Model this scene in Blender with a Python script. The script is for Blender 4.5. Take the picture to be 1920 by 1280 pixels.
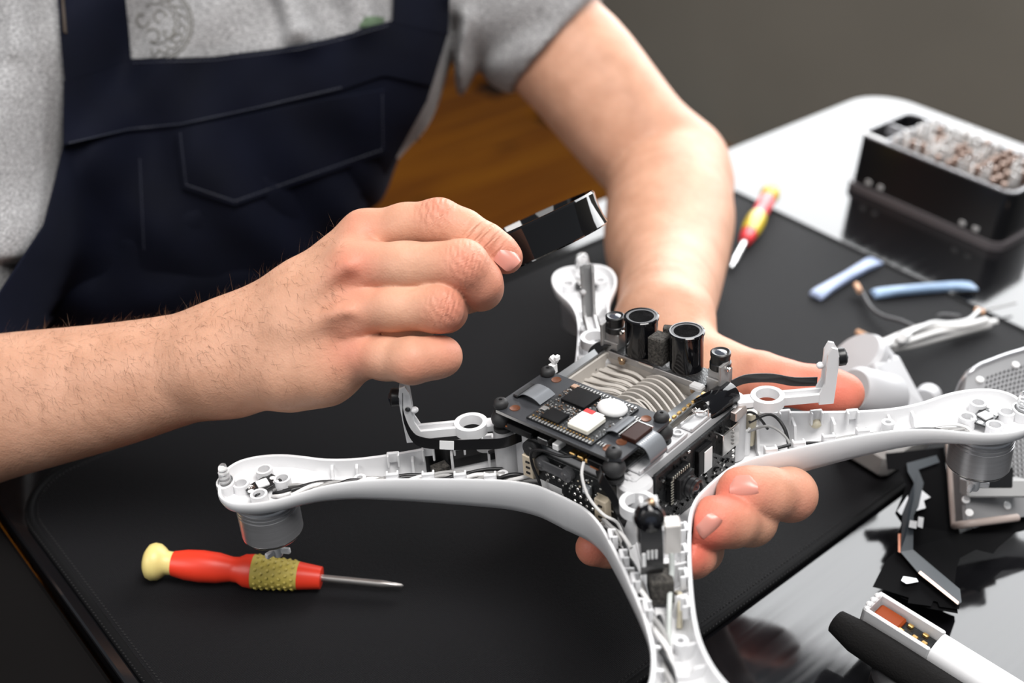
import bpy, bmesh, math, random
import numpy as np
from mathutils import Matrix, Vector
random.seed(7); np.random.seed(7)
for o in list(bpy.data.objects): bpy.data.objects.remove(o, do_unlink=True)
scene = bpy.context.scene
COL = scene.collection
# ------------------------------------------------------------------ camera
# world: z up, metres, mat surface at z = 0; the camera stands 0.455 m above the mat
FPX = 2200.0
CAMP = np.array([0, 0, .455])
RW = np.array([[0.9993352807, 0.0364554071, 0.0],
               [0.0206648976, -0.5664773190, 0.8238181893],
               [0.0300326275, -0.8232705815, -0.5668541178]])   # columns: right, down, forward
cam_d = bpy.data.cameras.new('camera'); cam = bpy.data.objects.new('camera', cam_d); COL.objects.link(cam)
cam_d.sensor_width = 36; cam_d.lens = FPX / 1920 * 36; cam_d.clip_start = .02; cam_d.clip_end = 40
M = Matrix.Identity(4)
for i in range(3):
    M[i][0] = RW[i, 0]; M[i][1] = -RW[i, 1]; M[i][2] = -RW[i, 2]; M[i][3] = CAMP[i]
cam.matrix_world = M
cam_d.dof.use_dof = True; cam_d.dof.focus_distance = .555; cam_d.dof.aperture_fstop = 5.0
scene.camera = cam
# ------------------------------------------------------------------ world, lights, exposure
w = bpy.data.worlds.new('world'); scene.world = w; w.use_nodes = True
bg = w.node_tree.nodes['Background']; bg.inputs[0].default_value = (.86, .92, 1, 1); bg.inputs[1].default_value = .19
def area(name, loc, target, sx, sy, power, col, up=(0, 0, 1)):
    d = bpy.data.lights.new(name, 'AREA'); d.shape = 'RECTANGLE'; d.size = sx; d.size_y = sy; d.energy = power; d.color = col
    o = bpy.data.objects.new(name, d); COL.objects.link(o)
    z = (Vector(loc) - Vector(target)).normalized(); x = Vector(up).cross(z).normalized(); y = z.cross(x)
    m = Matrix.Identity(4)
    for i in range(3): m[i][0] = x[i]; m[i][1] = y[i]; m[i][2] = z[i]; m[i][3] = loc[i]
    o.matrix_world = m; return o
# studio softbox standing behind the desk on the right, its reflection is the white of the desk top
area('softbox_key', (.62, 1.477, .67), (.20, .57, .67), 1.16, 1.14, 30, (.97, .985, 1))
# added overhead fill light, an unseen source high over the desk
area('fill_overhead', (.25, .12, 1.55), (.02, .5, .08), .8, .8, 31, (1, .975, .95))
# weak unseen fill light added on the left to brighten the drone's walls
area('fill_left', (-1.0, -.15, .85), (-.05, .45, .06), .7, .7, 7, (1, .98, .96))
scene.view_settings.view_transform = 'Standard'; scene.view_settings.look = 'None'
scene.view_settings.gamma = 1; scene.view_settings.use_curve_mapping = False
scene.view_settings.exposure = 0.08
# ------------------------------------------------------------------ placing helpers (pixel of the 1920 x 1280 photo + distance or height -> point)
def cc(px, py, d): return np.array([(px - 960) / FPX * d, (py - 640) / FPX * d, d])       # camera axes: right, down, forward
def c2w(c): return np.asarray(c) @ RW.T + CAMP
def at(px, py, d): return c2w(cc(px, py, d))
def ray(px, py): return RW @ np.array([(px - 960) / FPX, (py - 640) / FPX, 1])
def on(px, py, z=0.0):
    r = ray(px, py); return CAMP + r * ((z - CAMP[2]) / r[2])
ANG = 0.7309
DU = np.array([math.cos(ANG), math.sin(ANG), 0]); DV = np.array([math.sin(ANG), -math.cos(ANG), 0])   # along / across the desk
def uv(u, v, z=0.0): return DU * u + DV * v + np.array([0, 0, z])
# ------------------------------------------------------------------ materials
MATS = {}
def mat(name, col, rough=.5, metal=0, spec=.5, noise=None, bump=None, coat=0, sss=None, trans=0, ior=1.5, sheen=0, aniso=0, emis=None):
    """noise = (scale, amount of value change, stretch xyz); bump = (scale, strength, stretch)"""
    if name in MATS: return MATS[name]
    m = bpy.data.materials.new(name); m.use_nodes = True; nt = m.node_tree; b = nt.nodes['Principled BSDF']
    b.inputs['Base Color'].default_value = (*col, 1); b.inputs['Roughness'].default_value = rough; b.inputs['Metallic'].default_value = metal
    b.inputs['Specular IOR Level'].default_value = spec; b.inputs['IOR'].default_value = ior
    b.inputs['Coat Weight'].default_value = coat; b.inputs['Transmission Weight'].default_value = trans
    b.inputs['Sheen Weight'].default_value = sheen; b.inputs['Sheen Roughness'].default_value = .4
    b.inputs['Anisotropic'].default_value = aniso
    if sss: b.inputs['Subsurface Weight'].default_value = sss[0]; b.inputs['Subsurface Radius'].default_value = sss[1]; b.inputs['Subsurface Scale'].default_value = sss[2]
    if emis: b.inputs['Emission Color'].default_value = (*emis[0], 1); b.inputs['Emission Strength'].default_value = emis[1]
    tc = None
    def coords(stretch):
        nonlocal tc
        if tc is None: tc = nt.nodes.new('ShaderNodeTexCoord')
        mp = nt.nodes.new('ShaderNodeMapping'); mp.inputs['Scale'].default_value = stretch
        nt.links.new(tc.outputs['Object'], mp.inputs[0]); return mp.outputs[0]
    if noise:
        sc, am, st = (list(noise) + [(1, 1, 1)])[:3]
        n = nt.nodes.new('ShaderNodeTexNoise'); n.inputs['Scale'].default_value = sc; n.inputs['Detail'].default_value = 5
        nt.links.new(coords(st), n.inputs[0])
        r = nt.nodes.new('ShaderNodeMapRange'); r.inputs[1].default_value = .3; r.inputs[2].default_value = .7; r.inputs[3].default_value = 1 - am; r.inputs[4].default_value = 1 + am
        nt.links.new(n.outputs[0], r.inputs[0])
        mx = nt.nodes.new('ShaderNodeVectorMath'); mx.operation = 'SCALE'; mx.inputs[0].default_value = col
        nt.links.new(r.outputs[0], mx.inputs['Scale']); nt.links.new(mx.outputs[0], b.inputs['Base Color'])
    if bump:
        sc, sg, st = (list(bump) + [(1, 1, 1)])[:3]
        n = nt.nodes.new('ShaderNodeTexNoise'); n.inputs['Scale'].default_value = sc; n.inputs['Detail'].default_value = 6
        nt.links.new(coords(st), n.inputs[0])
        bp = nt.nodes.new('ShaderNodeBump'); bp.inputs['Strength'].default_value = sg; bp.inputs['Distance'].default_value = .001
        nt.links.new(n.outputs[0], bp.inputs['Height']); nt.links.new(bp.outputs[0], b.inputs['Normal'])
    MATS[name] = m; return m
# ------------------------------------------------------------------ mesh building helpers
def nrm(v): v = np.asarray(v, float); return v / (np.linalg.norm(v) + 1e-12)
def frame(z, hint=(0, 0, 1)):
    z = nrm(z); h = np.asarray(hint, float)
    if abs(np.dot(z, nrm(h))) > .98: h = np.array([1., 0, 0]) if abs(z[0]) < .9 else np.array([0, 1., 0])
    x = nrm(np.cross(h, z)); return np.stack([x, np.cross(z, x), z], 1)
class MB:
    """collects shapes, build() links them as one mesh object"""
    def __init__(s): s.v = []; s.f = []
    def add(s, V, F):
        o = len(s.v); s.v.extend([tuple(map(float, p)) for p in V]); s.f.extend([tuple(i + o for i in q) for q in F]); return s
    def box(s, c, size, R=None, bev=0):
        R = np.eye(3) if R is None else R; c = np.asarray(c, float); h = np.asarray(size, float) / 2
        if bev <= 0:
            V = [c + R @ (h * np.array(k)) for k in ((-1, -1, -1), (1, -1, -1), (1, 1, -1), (-1, 1, -1), (-1, -1, 1), (1, -1, 1), (1, 1, 1), (-1, 1, 1))]
            return s.add(V, [(3, 2, 1, 0), (4, 5, 6, 7), (0, 1, 5, 4), (1, 2, 6, 5), (2, 3, 7, 6), (3, 0, 4, 7)])
        bev = min(bev, min(h) * .98); V = []; idx = {}
        for sx in (-1, 1):
            for sy in (-1, 1):
                for sz in (-1, 1):
                    for ax in range(3):
                        p = (h - bev) * np.array([sx, sy, sz]); p[ax] = h[ax] * (sx, sy, sz)[ax]
                        idx[(sx, sy, sz, ax)] = len(V); V.append(c + R @ p)
        F = []
        def face(q):
            P = np.array([R.T @ (V[i] - c) for i in q]); m = P.mean(0); n = np.cross(P[1] - P[0], P[2] - P[0])
            F.append(tuple(q) if np.dot(n, m) > 0 else tuple(reversed(q)))
        for ax in range(3):
            a, b = [k for k in range(3) if k != ax]
            for sg in (-1, 1):
                q = []
                for (i, j) in ((-1, -1), (1, -1), (1, 1), (-1, 1)):
                    k = [0, 0, 0]; k[ax] = sg; k[a] = i; k[b] = j; q.append(idx[(*k, ax)])
                face(q)
            for i in (-1, 1):
                for j in (-1, 1):
                    q = []
                    for (sg, w_) in ((-1, a), (1, a), (1, b), (-1, b)):
                        k = [0, 0, 0]; k[ax] = sg; k[a] = i; k[b] = j; q.append(idx[(*k, w_)])
                    face(q)
        for sx in (-1, 1):
            for sy in (-1, 1):
                for sz in (-1, 1): face([idx[(sx, sy, sz, a)] for a in range(3)])
        return s.add(V, F)
    def lathe(s, prof, o=(0, 0, 0), R=None, n=24, closed=False, arc=None):
        """profile of (radius, z) turned round the local z axis"""
        R = np.eye(3) if R is None else R; o = np.asarray(o, float); V = []; F = []; m = len(prof)
        full = arc is None; a0, a1 = (0, 2 * math.pi) if full else arc; k = n if full else n + 1
        for i in range(k):
            t = a0 + (a1 - a0) * i / n
            for (r, z) in prof: V.append(o + R @ np.array([r * math.cos(t), r * math.sin(t), z]))
        for i in range(n):
            j = (i + 1) % k
            for q in range(m if closed else m - 1):
                p = (q + 1) % m; F.append((i * m + q, j * m + q, j * m + p, i * m + p))
        if not closed and full:
            if prof[0][0] > 1e-9: F.append(tuple(i * m for i in reversed(range(n))))
            if prof[-1][0] > 1e-9: F.append(tuple(i * m + m - 1 for i in range(n)))
        return s.add(V, F)
    def cyl(s, a, b, r, r2=None, n=16):
        a = np.asarray(a, float); b = np.asarray(b, float); L = np.linalg.norm(b - a)
        return s.lathe([(r, 0), (r if r2 is None else r2, L)], a, frame(b - a), n)
    def tubering(s, a, b, ro, ri, n=20):
        a = np.asarray(a, float); b = np.asarray(b, float); L = np.linalg.norm(b - a)
        return s.lathe([(ri, 0), (ro, 0), (ro, L), (ri, L)], a, frame(b - a), n, closed=True)
    def tube(s, pts, r, n=6, flat=1.0, hint=(0, 0, 1), caps=True):
        P = [np.asarray(p, float) for p in pts]; m = len(P); rs = r if isinstance(r, (list, tuple, np.ndarray)) else [r] * m
        V = []; F = []; T0 = nrm(P[1] - P[0]); Rm = frame(T0, hint); x = Rm[:, 0]
        for i in range(m):
            t = nrm((P[min(i + 1, m - 1)] - P[max(i - 1, 0)])); x = nrm(x - np.dot(x, t) * t); y = np.cross(t, x)
            for k in range(n):
                a = 2 * math.pi * k / n; V.append(P[i] + rs[i] * (math.cos(a) * x + flat * math.sin(a) * y))
        for i in range(m - 1):
            for k in range(n):
                j = (k + 1) % n; F.append((i * n + k, i * n + j, (i + 1) * n + j, (i + 1) * n + k))
        if caps: F.append(tuple(reversed(range(n)))); F.append(tuple((m - 1) * n + k for k in range(n)))
        return s.add(V, F)
    def prism(s, poly, z0, z1, fn=None):
        """polygon (x, y) extruded from z0 to z1; fn maps (x, y, z) to the final space"""
        fn = fn or (lambda p: p); n = len(poly); A = sum(poly[i][0] * poly[(i + 1) % n][1] - poly[(i + 1) % n][0] * poly[i][1] for i in range(n))
        if A < 0: poly = list(reversed(poly))
        V = [fn(np.array([x, y, z0])) for x, y in poly] + [fn(np.array([x, y, z1])) for x, y in poly]
        F = [tuple(reversed(range(n))), tuple(range(n, 2 * n))] + [(i, (i + 1) % n, n + (i + 1) % n, n + i) for i in range(n)]
        return s.add(V, F)
    def sheet(s, G, th, side=None):
        """grid of points G[i][j] thickened along its normals"""
        G = np.asarray(G, float); a, b, _ = G.shape
        du = np.gradient(G, axis=0); dv = np.gradient(G, axis=1); N = np.cross(du, dv); N /= (np.linalg.norm(N, axis=2, keepdims=True) + 1e-12)
        if side is not None and np.sum(N * np.asarray(side)) < 0: N = -N; flip = True
        else: flip = False
        T = G + N * th / 2; B = G - N * th / 2; V = list(T.reshape(-1, 3)) + list(B.reshape(-1, 3)); o = a * b; F = []
        for i in range(a - 1):
            for j in range(b - 1):
                q = (i * b + j, (i + 1) * b + j, (i + 1) * b + j + 1, i * b + j + 1)
                if flip: q = q[::-1]
                F.append(q); F.append(tuple(k + o for k in reversed(q)))
        ring = [i * b for i in range(a)] + [(a - 1) * b + j for j in range(1, b)] + [i * b + b - 1 for i in range(a - 2, -1, -1)] + [j for j in range(b - 2, 0, -1)]
        for k in range(len(ring)):
            p, q = ring[k], ring[(k + 1) % len(ring)]
            F.append((q, p, p + o, q + o) if not flip else (p, q, q + o, p + o))
        return s.add(V, F)
    def mesh(s, name, m, smooth=None):
        me = bpy.data.meshes.new(name); me.from_pydata(s.v, [], s.f); me.materials.append(m)
        if smooth is not None:
            me.shade_smooth(); me.set_sharp_from_angle(angle=math.radians(smooth))
        me.update(); return me
    def build(s, name, m, parent=None, smooth=None):
        o = bpy.data.objects.new(name, s.mesh(name, m, smooth)); COL.objects.link(o)
        if parent is not None: o.parent = parent
        return o
def tag(o, label=None, cat=None, group=None, kind=None):
    if label: o['label'] = label
    if cat: o['category'] = cat
    if group: o['group'] = group
    if kind: o['kind'] = kind
    return o
def empty(name, loc=(0, 0, 0), R=None):
    o = bpy.data.objects.new(name, None); COL.objects.link(o); o.empty_display_size = .02
    m = Matrix.Identity(4)
    for i in range(3):
        m[i][3] = loc[i]
        if R is not None:
            for j in range(3): m[i][j] = R[i, j]
    o.matrix_world = m; return o
def part(name, me, parent, loc=(0, 0, 0), R=None):
    """another object on shared mesh data"""
    o = bpy.data.objects.new(name, me); COL.objects.link(o); o.parent = parent
    m = Matrix.Identity(4)
    for i in range(3):
        m[i][3] = loc[i]
        if R is not None:
            for j in range(3): m[i][j] = R[i, j]
    o.matrix_local = m; return o
def spline(pts, n):
    P = np.array(pts, float); m = len(P); out = []
    for k in range(n):
        t = k / (n - 1) * (m - 1); i = min(int(t), m - 2); u = t - i
        p0, p1, p2, p3 = P[max(i - 1, 0)], P[i], P[i + 1], P[min(i + 2, m - 1)]
        out.append(.5 * (2 * p1 + (p2 - p0) * u + (2 * p0 - 5 * p1 + 4 * p2 - p3) * u * u + (3 * p1 - p0 - 3 * p2 + p3) * u ** 3))
    return np.array(out)
def roundrect(x0, x1, y0, y1, r, n=5, r1=None):
    P = []; R0 = r; q = r if r1 is None else r1      # r1: radius of the (x1, y1) corner
    for (cx, cy, a) in ((x1 - q, y1 - q, 0), (x0 + r, y1 - r, 90), (x0 + r, y0 + r, 180), (x1 - r, y0 + r, 270)):
        r = q if a == 0 else R0
        for k in range(n + 1):
            t = math.radians(a + 90 * k / n); P.append((cx + r * math.cos(t), cy + r * math.sin(t)))
    return P
# ================================================================== the setting
FLOOR_Z = -.88
DESK_Z = -.003
def wood_mat():
    m = bpy.data.materials.new('orange_wood'); m.use_nodes = True; nt = m.node_tree; b = nt.nodes['Principled BSDF']
    tc = nt.nodes.new('ShaderNodeTexCoord'); mp = nt.nodes.new('ShaderNodeMapping'); mp.inputs['Scale'].default_value = (.7, 9, 9)
    oi = nt.nodes.new('ShaderNodeObjectInfo'); ad = nt.nodes.new('ShaderNodeVectorMath'); ad.operation = 'ADD'
    sc = nt.nodes.new('ShaderNodeVectorMath'); sc.operation = 'SCALE'; sc.inputs['Scale'].default_value = 37
    cb = nt.nodes.new('ShaderNodeCombineXYZ'); nt.links.new(oi.outputs['Random'], cb.inputs[0]); nt.links.new(oi.outputs['Random'], cb.inputs[1]); nt.links.new(cb.outputs[0], sc.inputs[0])
    nt.links.new(tc.outputs['Object'], ad.inputs[0]); nt.links.new(sc.outputs[0], ad.inputs[1]); nt.links.new(ad.outputs[0], mp.inputs[0])
    n = nt.nodes.new('ShaderNodeTexNoise'); n.inputs['Scale'].default_value = 2.2; n.inputs['Detail'].default_value = 7; n.inputs['Distortion'].default_value = .6; nt.links.new(mp.outputs[0], n.inputs[0])
    r = nt.nodes.new('ShaderNodeValToRGB'); e = r.color_ramp.elements
    e[0].position = .28; e[0].color = (.18, .046, .002, 1); e[1].position = .72; e[1].color = (.58, .205, .006, 1)
    k = r.color_ramp.elements.new(.5); k.color = (.38, .115, .004, 1)
    nt.links.new(n.outputs[0], r.inputs[0])
    kn = nt.nodes.new('ShaderNodeTexVoronoi'); kn.inputs['Scale'].default_value = 2.4; mp2 = nt.nodes.new('ShaderNodeMapping'); mp2.inputs['Scale'].default_value = (1, 3.2, 1)
    nt.links.new(ad.outputs[0], mp2.inputs[0]); nt.links.new(mp2.outputs[0], kn.inputs[0])
    mr = nt.nodes.new('ShaderNodeMapRange'); mr.inputs[1].default_value = .04; mr.inputs[2].default_value = .16; mr.inputs[3].default_value = .12; mr.inputs[4].default_value = 1; nt.links.new(kn.outputs['Distance'], mr.inputs[0])
    mx = nt.nodes.new('ShaderNodeVectorMath'); mx.operation = 'SCALE'; nt.links.new(r.outputs[0], mx.inputs[0]); nt.links.new(mr.outputs[0], mx.inputs['Scale'])
    nt.links.new(mx.outputs[0], b.inputs['Base Color']); b.inputs['Roughness'].default_value = .45
    return m
WOOD = wood_mat()
RUV = np.stack([DU, DV, np.cross(DU, DV)], 1)    # x along u, y along v, z = down -> used only for flat things
# floor: dark joint bed with planks running along the desk
fl = MB(); fl.box(uv(.0, -1.2, FLOOR_Z - .03), (5.6, 5.6, .03), np.stack([DU, -DV, [0, 0, 1]], 1))
floor = fl.build('floor', mat('floor_bed', (.03, .012, .004), .8)); tag(floor, kind='structure')
FR = np.stack([DU, -DV, np.array([0, 0, 1.])], 1)
pl = MB().box((0, 0, 0), (1.6, .138, .02), bev=.002).mesh('plank', WOOD)
for i in range(-14, 22):
    for j in range(4):
        p = uv(-1.95 + j * 1.603 + (i % 2) * .55, -1.2 + i * .14 * -1 + .4, FLOOR_Z - .008)
        if np.dot(p, DU) > 2.85: continue
        part('plank', pl, floor, p, FR)
# wall behind the desk on the right, with a low skirting
wl = MB(); wl.box(uv(2.40, -1.2, .6), (.1, 5.2, 3.0), FR)
tag(wl.build('wall_back', mat('olive_grey_paint', (.33, .33, .29), .9, noise=(3, .05))), kind='structure')
wl = MB(); wl.box(uv(.0, -3.85, .6), (5.4, .1, 3.0), FR)
tag(wl.build('wall_left', MATS['olive_grey_paint']), kind='structure')
# ------------------------------------------------------------------ desk
def desk_mat():
    m = bpy.data.materials.new('black_gloss_wood'); m.use_nodes = True; nt = m.node_tree; b = nt.nodes['Principled BSDF']
    b.inputs['Base Color'].default_value = (.006, .006, .007, 1); b.inputs['Specular IOR Level'].default_value = .75
    tc = nt.nodes.new('ShaderNodeTexCoord'); mp = nt.nodes.new('ShaderNodeMapping'); mp.inputs['Scale'].default_value = (3, 130, 1)
    nt.links.new(tc.outputs['Object'], mp.inputs[0])
    n = nt.nodes.new('ShaderNodeTexNoise'); n.inputs['Scale'].default_value = 1.6; n.inputs['Detail'].default_value = 5; nt.links.new(mp.outputs[0], n.inputs[0])
    r = nt.nodes.new('ShaderNodeMapRange'); r.inputs[1].default_value = .3; r.inputs[2].default_value = .7; r.inputs[3].default_value = .06; r.inputs[4].default_value = .125
    nt.links.new(n.outputs[0], r.inputs[0]); nt.links.new(r.outputs[0], b.inputs['Roughness'])
    bp = nt.nodes.new('ShaderNodeBump'); bp.inputs['Strength'].default_value = .02; bp.inputs['Distance'].default_value = .0004
    nt.links.new(n.outputs[0], bp.inputs['Height']); nt.links.new(bp.outputs[0], b.inputs['Normal'])
    return m
DESKM = desk_mat()
desk = empty('desk', uv(.57, -.245, FLOOR_Z), FR); tag(desk, 'glossy black desk with rounded corner reflecting a bright lamp', 'desk')
poly = roundrect(.1105 - .57, 1.035 - .57, -.12 - .245, .609 - .245, .045, 8)     # local y = -v
b = MB()
top_h = DESK_Z - FLOOR_Z
n = len(poly)
def inset(P, d):
    out = []
    for i in range(len(P)):
        a, p, c = np.array(P[i - 1]), np.array(P[i]), np.array(P[(i + 1) % len(P)]); t = nrm(c - a); out.append((p[0] - t[1] * d, p[1] + t[0] * d))
    return out
rings = [(poly, top_h - .025), (poly, top_h - .0015), (inset(poly, .0004), top_h - .0005), (inset(poly, .0015), top_h)]
V = []; F = []
for P, z in rings: V += [(x, y, z) for x, y in P]
for k in range(3):
    for i in range(n): j = (i + 1) % n; F.append((k * n + i, k * n + j, (k + 1) * n + j, (k + 1) * n + i))
F.append(tuple(reversed(range(n)))); F.append(tuple(3 * n + i for i in range(n)))
b.add(V, F); b.build('desktop', DESKM, desk)
LEGM = mat('black_steel', (.012, .012, .013), .4)
for (x, y) in ((-.42, .33), (.42, .33), (.42, -.32), (-.42, -.32)):
    MB().box((x, y, (top_h - .025) / 2), (.04, .04, top_h - .0252), bev=.003).build('leg', LEGM, desk)
# matt black stand-in table, added for the black area past the desk's left end
st = empty('stand_in_table', uv(-.16, -.20, FLOOR_Z), FR); tag(st, 'added matt black stand-in table past the left end of the desk', 'table')
MB().box((0, 0, top_h - .018), (.536, .78, .024), bev=.002).build('table_top', mat('matt_black_board', (.0035, .003, .003), .85, spec=.1), st)
for (x, y) in ((-.24, .35), (.24, .35), (.24, -.35), (-.24, -.35)):
    MB().box((x, y, (top_h - .03) / 2), (.035, .035, top_h - .0302), bev=.003).build('leg', LEGM, st)
# ------------------------------------------------------------------ work mat
def cloth_mat(name, col, rough, sheen, scale, strength, spec=.3):
    m = bpy.data.materials.new(name); m.use_nodes = True; nt = m.node_tree; b = nt.nodes['Principled BSDF']
    b.inputs['Base Color'].default_value = (*col, 1); b.inputs['Roughness'].default_value = rough
    b.inputs['Sheen Weight'].default_value = sheen; b.inputs['Sheen Roughness'].default_value = .5; b.inputs['Specular IOR Level'].default_value = spec
    tc = nt.nodes.new('ShaderNodeTexCoord'); out = []
    for rot in (0, 90):
        wv = nt.nodes.new('ShaderNodeTexWave'); wv.inputs['Scale'].default_value = scale; wv.inputs['Distortion'].default_value = 1.5; wv.inputs['Detail'].default_value = 1
        wv.bands_direction = 'X' if rot == 0 else 'Y'; nt.links.new(tc.outputs['Object'], wv.inputs[0]); out.append(wv)
    nz = nt.nodes.new('ShaderNodeTexNoise'); nz.inputs['Scale'].default_value = 900; nt.links.new(tc.outputs['Object'], nz.inputs[0])
    ad = nt.nodes.new('ShaderNodeMath'); ad.operation = 'MULTIPLY'; nt.links.new(out[0].outputs['Fac'], ad.inputs[0]); nt.links.new(out[1].outputs['Fac'], ad.inputs[1])
    a2 = nt.nodes.new('ShaderNodeMath'); a2.operation = 'ADD'; nt.links.new(ad.outputs[0], a2.inputs[0]); nt.links.new(nz.outputs[0], a2.inputs[1])
    bp = nt.nodes.new('ShaderNodeBump'); bp.inputs['Strength'].default_value = strength; bp.inputs['Distance'].default_value = .0004
    nt.links.new(a2.outputs[0], bp.inputs['Height']); nt.links.new(bp.outputs[0], b.inputs['Normal'])
    return m
MATM = cloth_mat('black_mat_cloth', (.0034, .0033, .0043), .66, .006, 350, .5, .17)
U0, U1, V0, V1 = .1167, .739, -.559, -.2338
mo = empty('desk_mat', uv(0, 0, DESK_Z), FR); tag(mo, 'large black cloth desk mat with stitched hem under the drone', 'desk mat')
body = roundrect(U0 + .004, U1 - .004, -V1 + .004, -V0 - .004, .037, 10, .012)
MB().prism(body, 0.0002, .003).build('cloth', MATM, mo, 30)
hem = roundrect(U0 + .0025, U1 - .0025, -V1 + .0025, -V0 - .0025, .0385, 10, .0135)
def resample(P, step, closed=True):
    P = [np.array(p, float) for p in P]; P = P + [P[0]] if closed else P
    out = []; acc = 0
    for a, c in zip(P[:-1], P[1:]):
        L = np.linalg.norm(c - a); k = acc
        while k < L: out.append((a + (c - a) * k / L, nrm(c - a))); k += step
        acc = k - L
    return out
hp = [(p[0], p[1], .0021) for p, t in resample(hem, .006)]
h = MB(); m_ = len(hp); V = []; F = []
for i, p in enumerate(hp):
    t = nrm(np.array(hp[(i + 1) % m_]) - np.array(hp[i - 1])); x = np.array([t[1], -t[0], 0])
    for k in range(8):
        a = 2 * math.pi * k / 8; V.append(np.array(p) + x * .0026 * math.cos(a) + np.array([0, 0, .0020]) * math.sin(a))
for i in range(m_):
    j = (i + 1) % m_
    for k in range(8): F.append((i * 8 + k, j * 8 + k, j * 8 + (k + 1) % 8, i * 8 + (k + 1) % 8))
h.add(V, F); h.build('hem', mat('hem_black', (.004, .004, .0045), .7, spec=.12), mo, 60)
def stitches(off, z, step, size, name):
    s = MB(); base = roundrect(U0 + off, U1 - off, -V1 + off, -V0 - off, .041 - off, 10, .016 - off)
    for p, t in resample(base, step):
        x = np.array([t[0], t[1], 0]); y = np.array([-t[1], t[0], 0]); a = .5
        R = np.stack([x * math.cos(a) + y * math.sin(a), -x * math.sin(a) + y * math.cos(a), [0, 0, 1]], 1)
        s.box((p[0], p[1], z), size, R, bev=min(size) * .35)
    tag(s.build(name, mat('thread_black', (.012, .0115, .012), .6, spec=.3), mo), kind='stuff')
stitches(.0012, .0033, .0024, (.0021, .0008, .0008), 'hem_stitching')
stitches(.0068, .0031, .0024, (.0015, .0006, .0006), 'seam_stitching')
# ================================================================== the person
# distance field modelling, in camera axes (metres: right, down, forward)
def smin(a, b, k):
    h = np.clip(.5 + .5 * (b - a) / k, 0, 1); return b + (a - b) * h - k * h * (1 - h)
class Grid:
    def __init__(s, lo, hi, h):
        s.h = h; s.lo = np.array(lo, np.float32); s.ax = [np.arange(lo[i], hi[i] + h, h, dtype=np.float32) for i in range(3)]; s.shape = tuple(len(a) for a in s.ax)
    def sub(s, lo, hi):
        sl = []
        for i in range(3):
            a = int(np.clip(math.floor((lo[i] - s.lo[i]) / s.h), 0, s.shape[i])); b = int(np.clip(math.ceil((hi[i] - s.lo[i]) / s.h) + 1, 0, s.shape[i])); sl.append(slice(a, b))
        return tuple(sl)
def cone_d(X, Y, Z, a, b, ra, rb, n=None, s=1.0):
    """distance to a tapered capsule; thinner by s along the direction n"""
    ab = b - a; L2 = float(np.dot(ab, ab)) + 1e-12
    px, py, pz = X - a[0], Y - a[1], Z - a[2]
    t = np.clip((px * ab[0] + py * ab[1] + pz * ab[2]) / L2, 0, 1)
    px = px - t * ab[0]; py = py - t * ab[1]; pz = pz - t * ab[2]
    if n is not None:
        c = (px * n[0] + py * n[1] + pz * n[2]) * (1 / s - 1); px = px + c * n[0]; py = py + c * n[1]; pz = pz + c * n[2]
    d = np.sqrt(px * px + py * py + pz * pz) - (ra + (rb - ra) * t)
    return d
def C(a, b, ra, rb, n=None, s=1.0, k=.006): return dict(a=np.array(a, float), b=np.array(b, float), ra=ra, rb=rb, n=None if n is None else nrm(n), s=s, k=k)
def chain(pts, n=None, s=1.0, k=.004):
    """pts: (px, py, depth, radius in mm)"""
    return [C(cc(*p[:3]), cc(*q[:3]), p[3] / 1000, q[3] / 1000, n, s, k) for p, q in zip(pts[:-1], pts[1:])]
def chain_s(pts, n=None, s=1.0, k=.0015, m=22):
    """the same, resampled along a smooth curve"""
    P = np.array([list(cc(*p[:3])) + [p[3] / 1000] for p in pts]); L = np.concatenate([[0], np.cumsum(np.linalg.norm(np.diff(P[:, :3], axis=0), axis=1))]); S = spline(P, 12 * len(pts)); 
    ls = np.concatenate([[0], np.cumsum(np.linalg.norm(np.diff(S[:, :3], axis=0), axis=1))]); q = np.linspace(0, ls[-1], m); S = np.stack([np.interp(q, ls, S[:, c]) for c in range(4)], 1)
    return [C(a[:3], b[:3], a[3], b[3], n, s, k) for a, b in zip(S[:-1], S[1:])]
def loft_d(X, Y, Z, rows, off=0.0):
    """trunk: rows of (photo row, centre column, half width, half depth, distance)"""
    R = np.array(rows, float); yy = (R[:, 0] - 640) / FPX * R[:, 4]; cx = (R[:, 1] - 960) / FPX * R[:, 4]
    f = lambda v: np.interp(Y, yy, v); a, b = f(R[:, 2]) + off, f(R[:, 3]) + off
    d = (np.sqrt(((X - f(cx)) / a) ** 2 + ((Z - f(R[:, 4])) / b) ** 2) - 1) * np.minimum(a, b)
    return np.maximum(d, np.maximum(yy[0] - Y, Y - yy[-1]))
def smooth_rows(rows, n=40):
    return spline(rows, n)
def field(g, prims, D=None, pad=.02):
    D = np.full(g.shape, .08, np.float32) if D is None else D
    for q in prims:
        r = max(q['ra'], q['rb']) + pad; sl = g.sub(np.minimum(q['a'], q['b']) - r, np.maximum(q['a'], q['b']) + r)
        if any(x.stop <= x.start for x in sl): continue
        X = g.ax[0][sl[0]][:, None, None]; Y = g.ax[1][sl[1]][None, :, None]; Z = g.ax[2][sl[2]][None, None, :]
        D[sl] = smin(D[sl], cone_d(X, Y, Z, q['a'], q['b'], q['ra'], q['rb'], q['n'], q['s']), q['k'])
    return D
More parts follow.
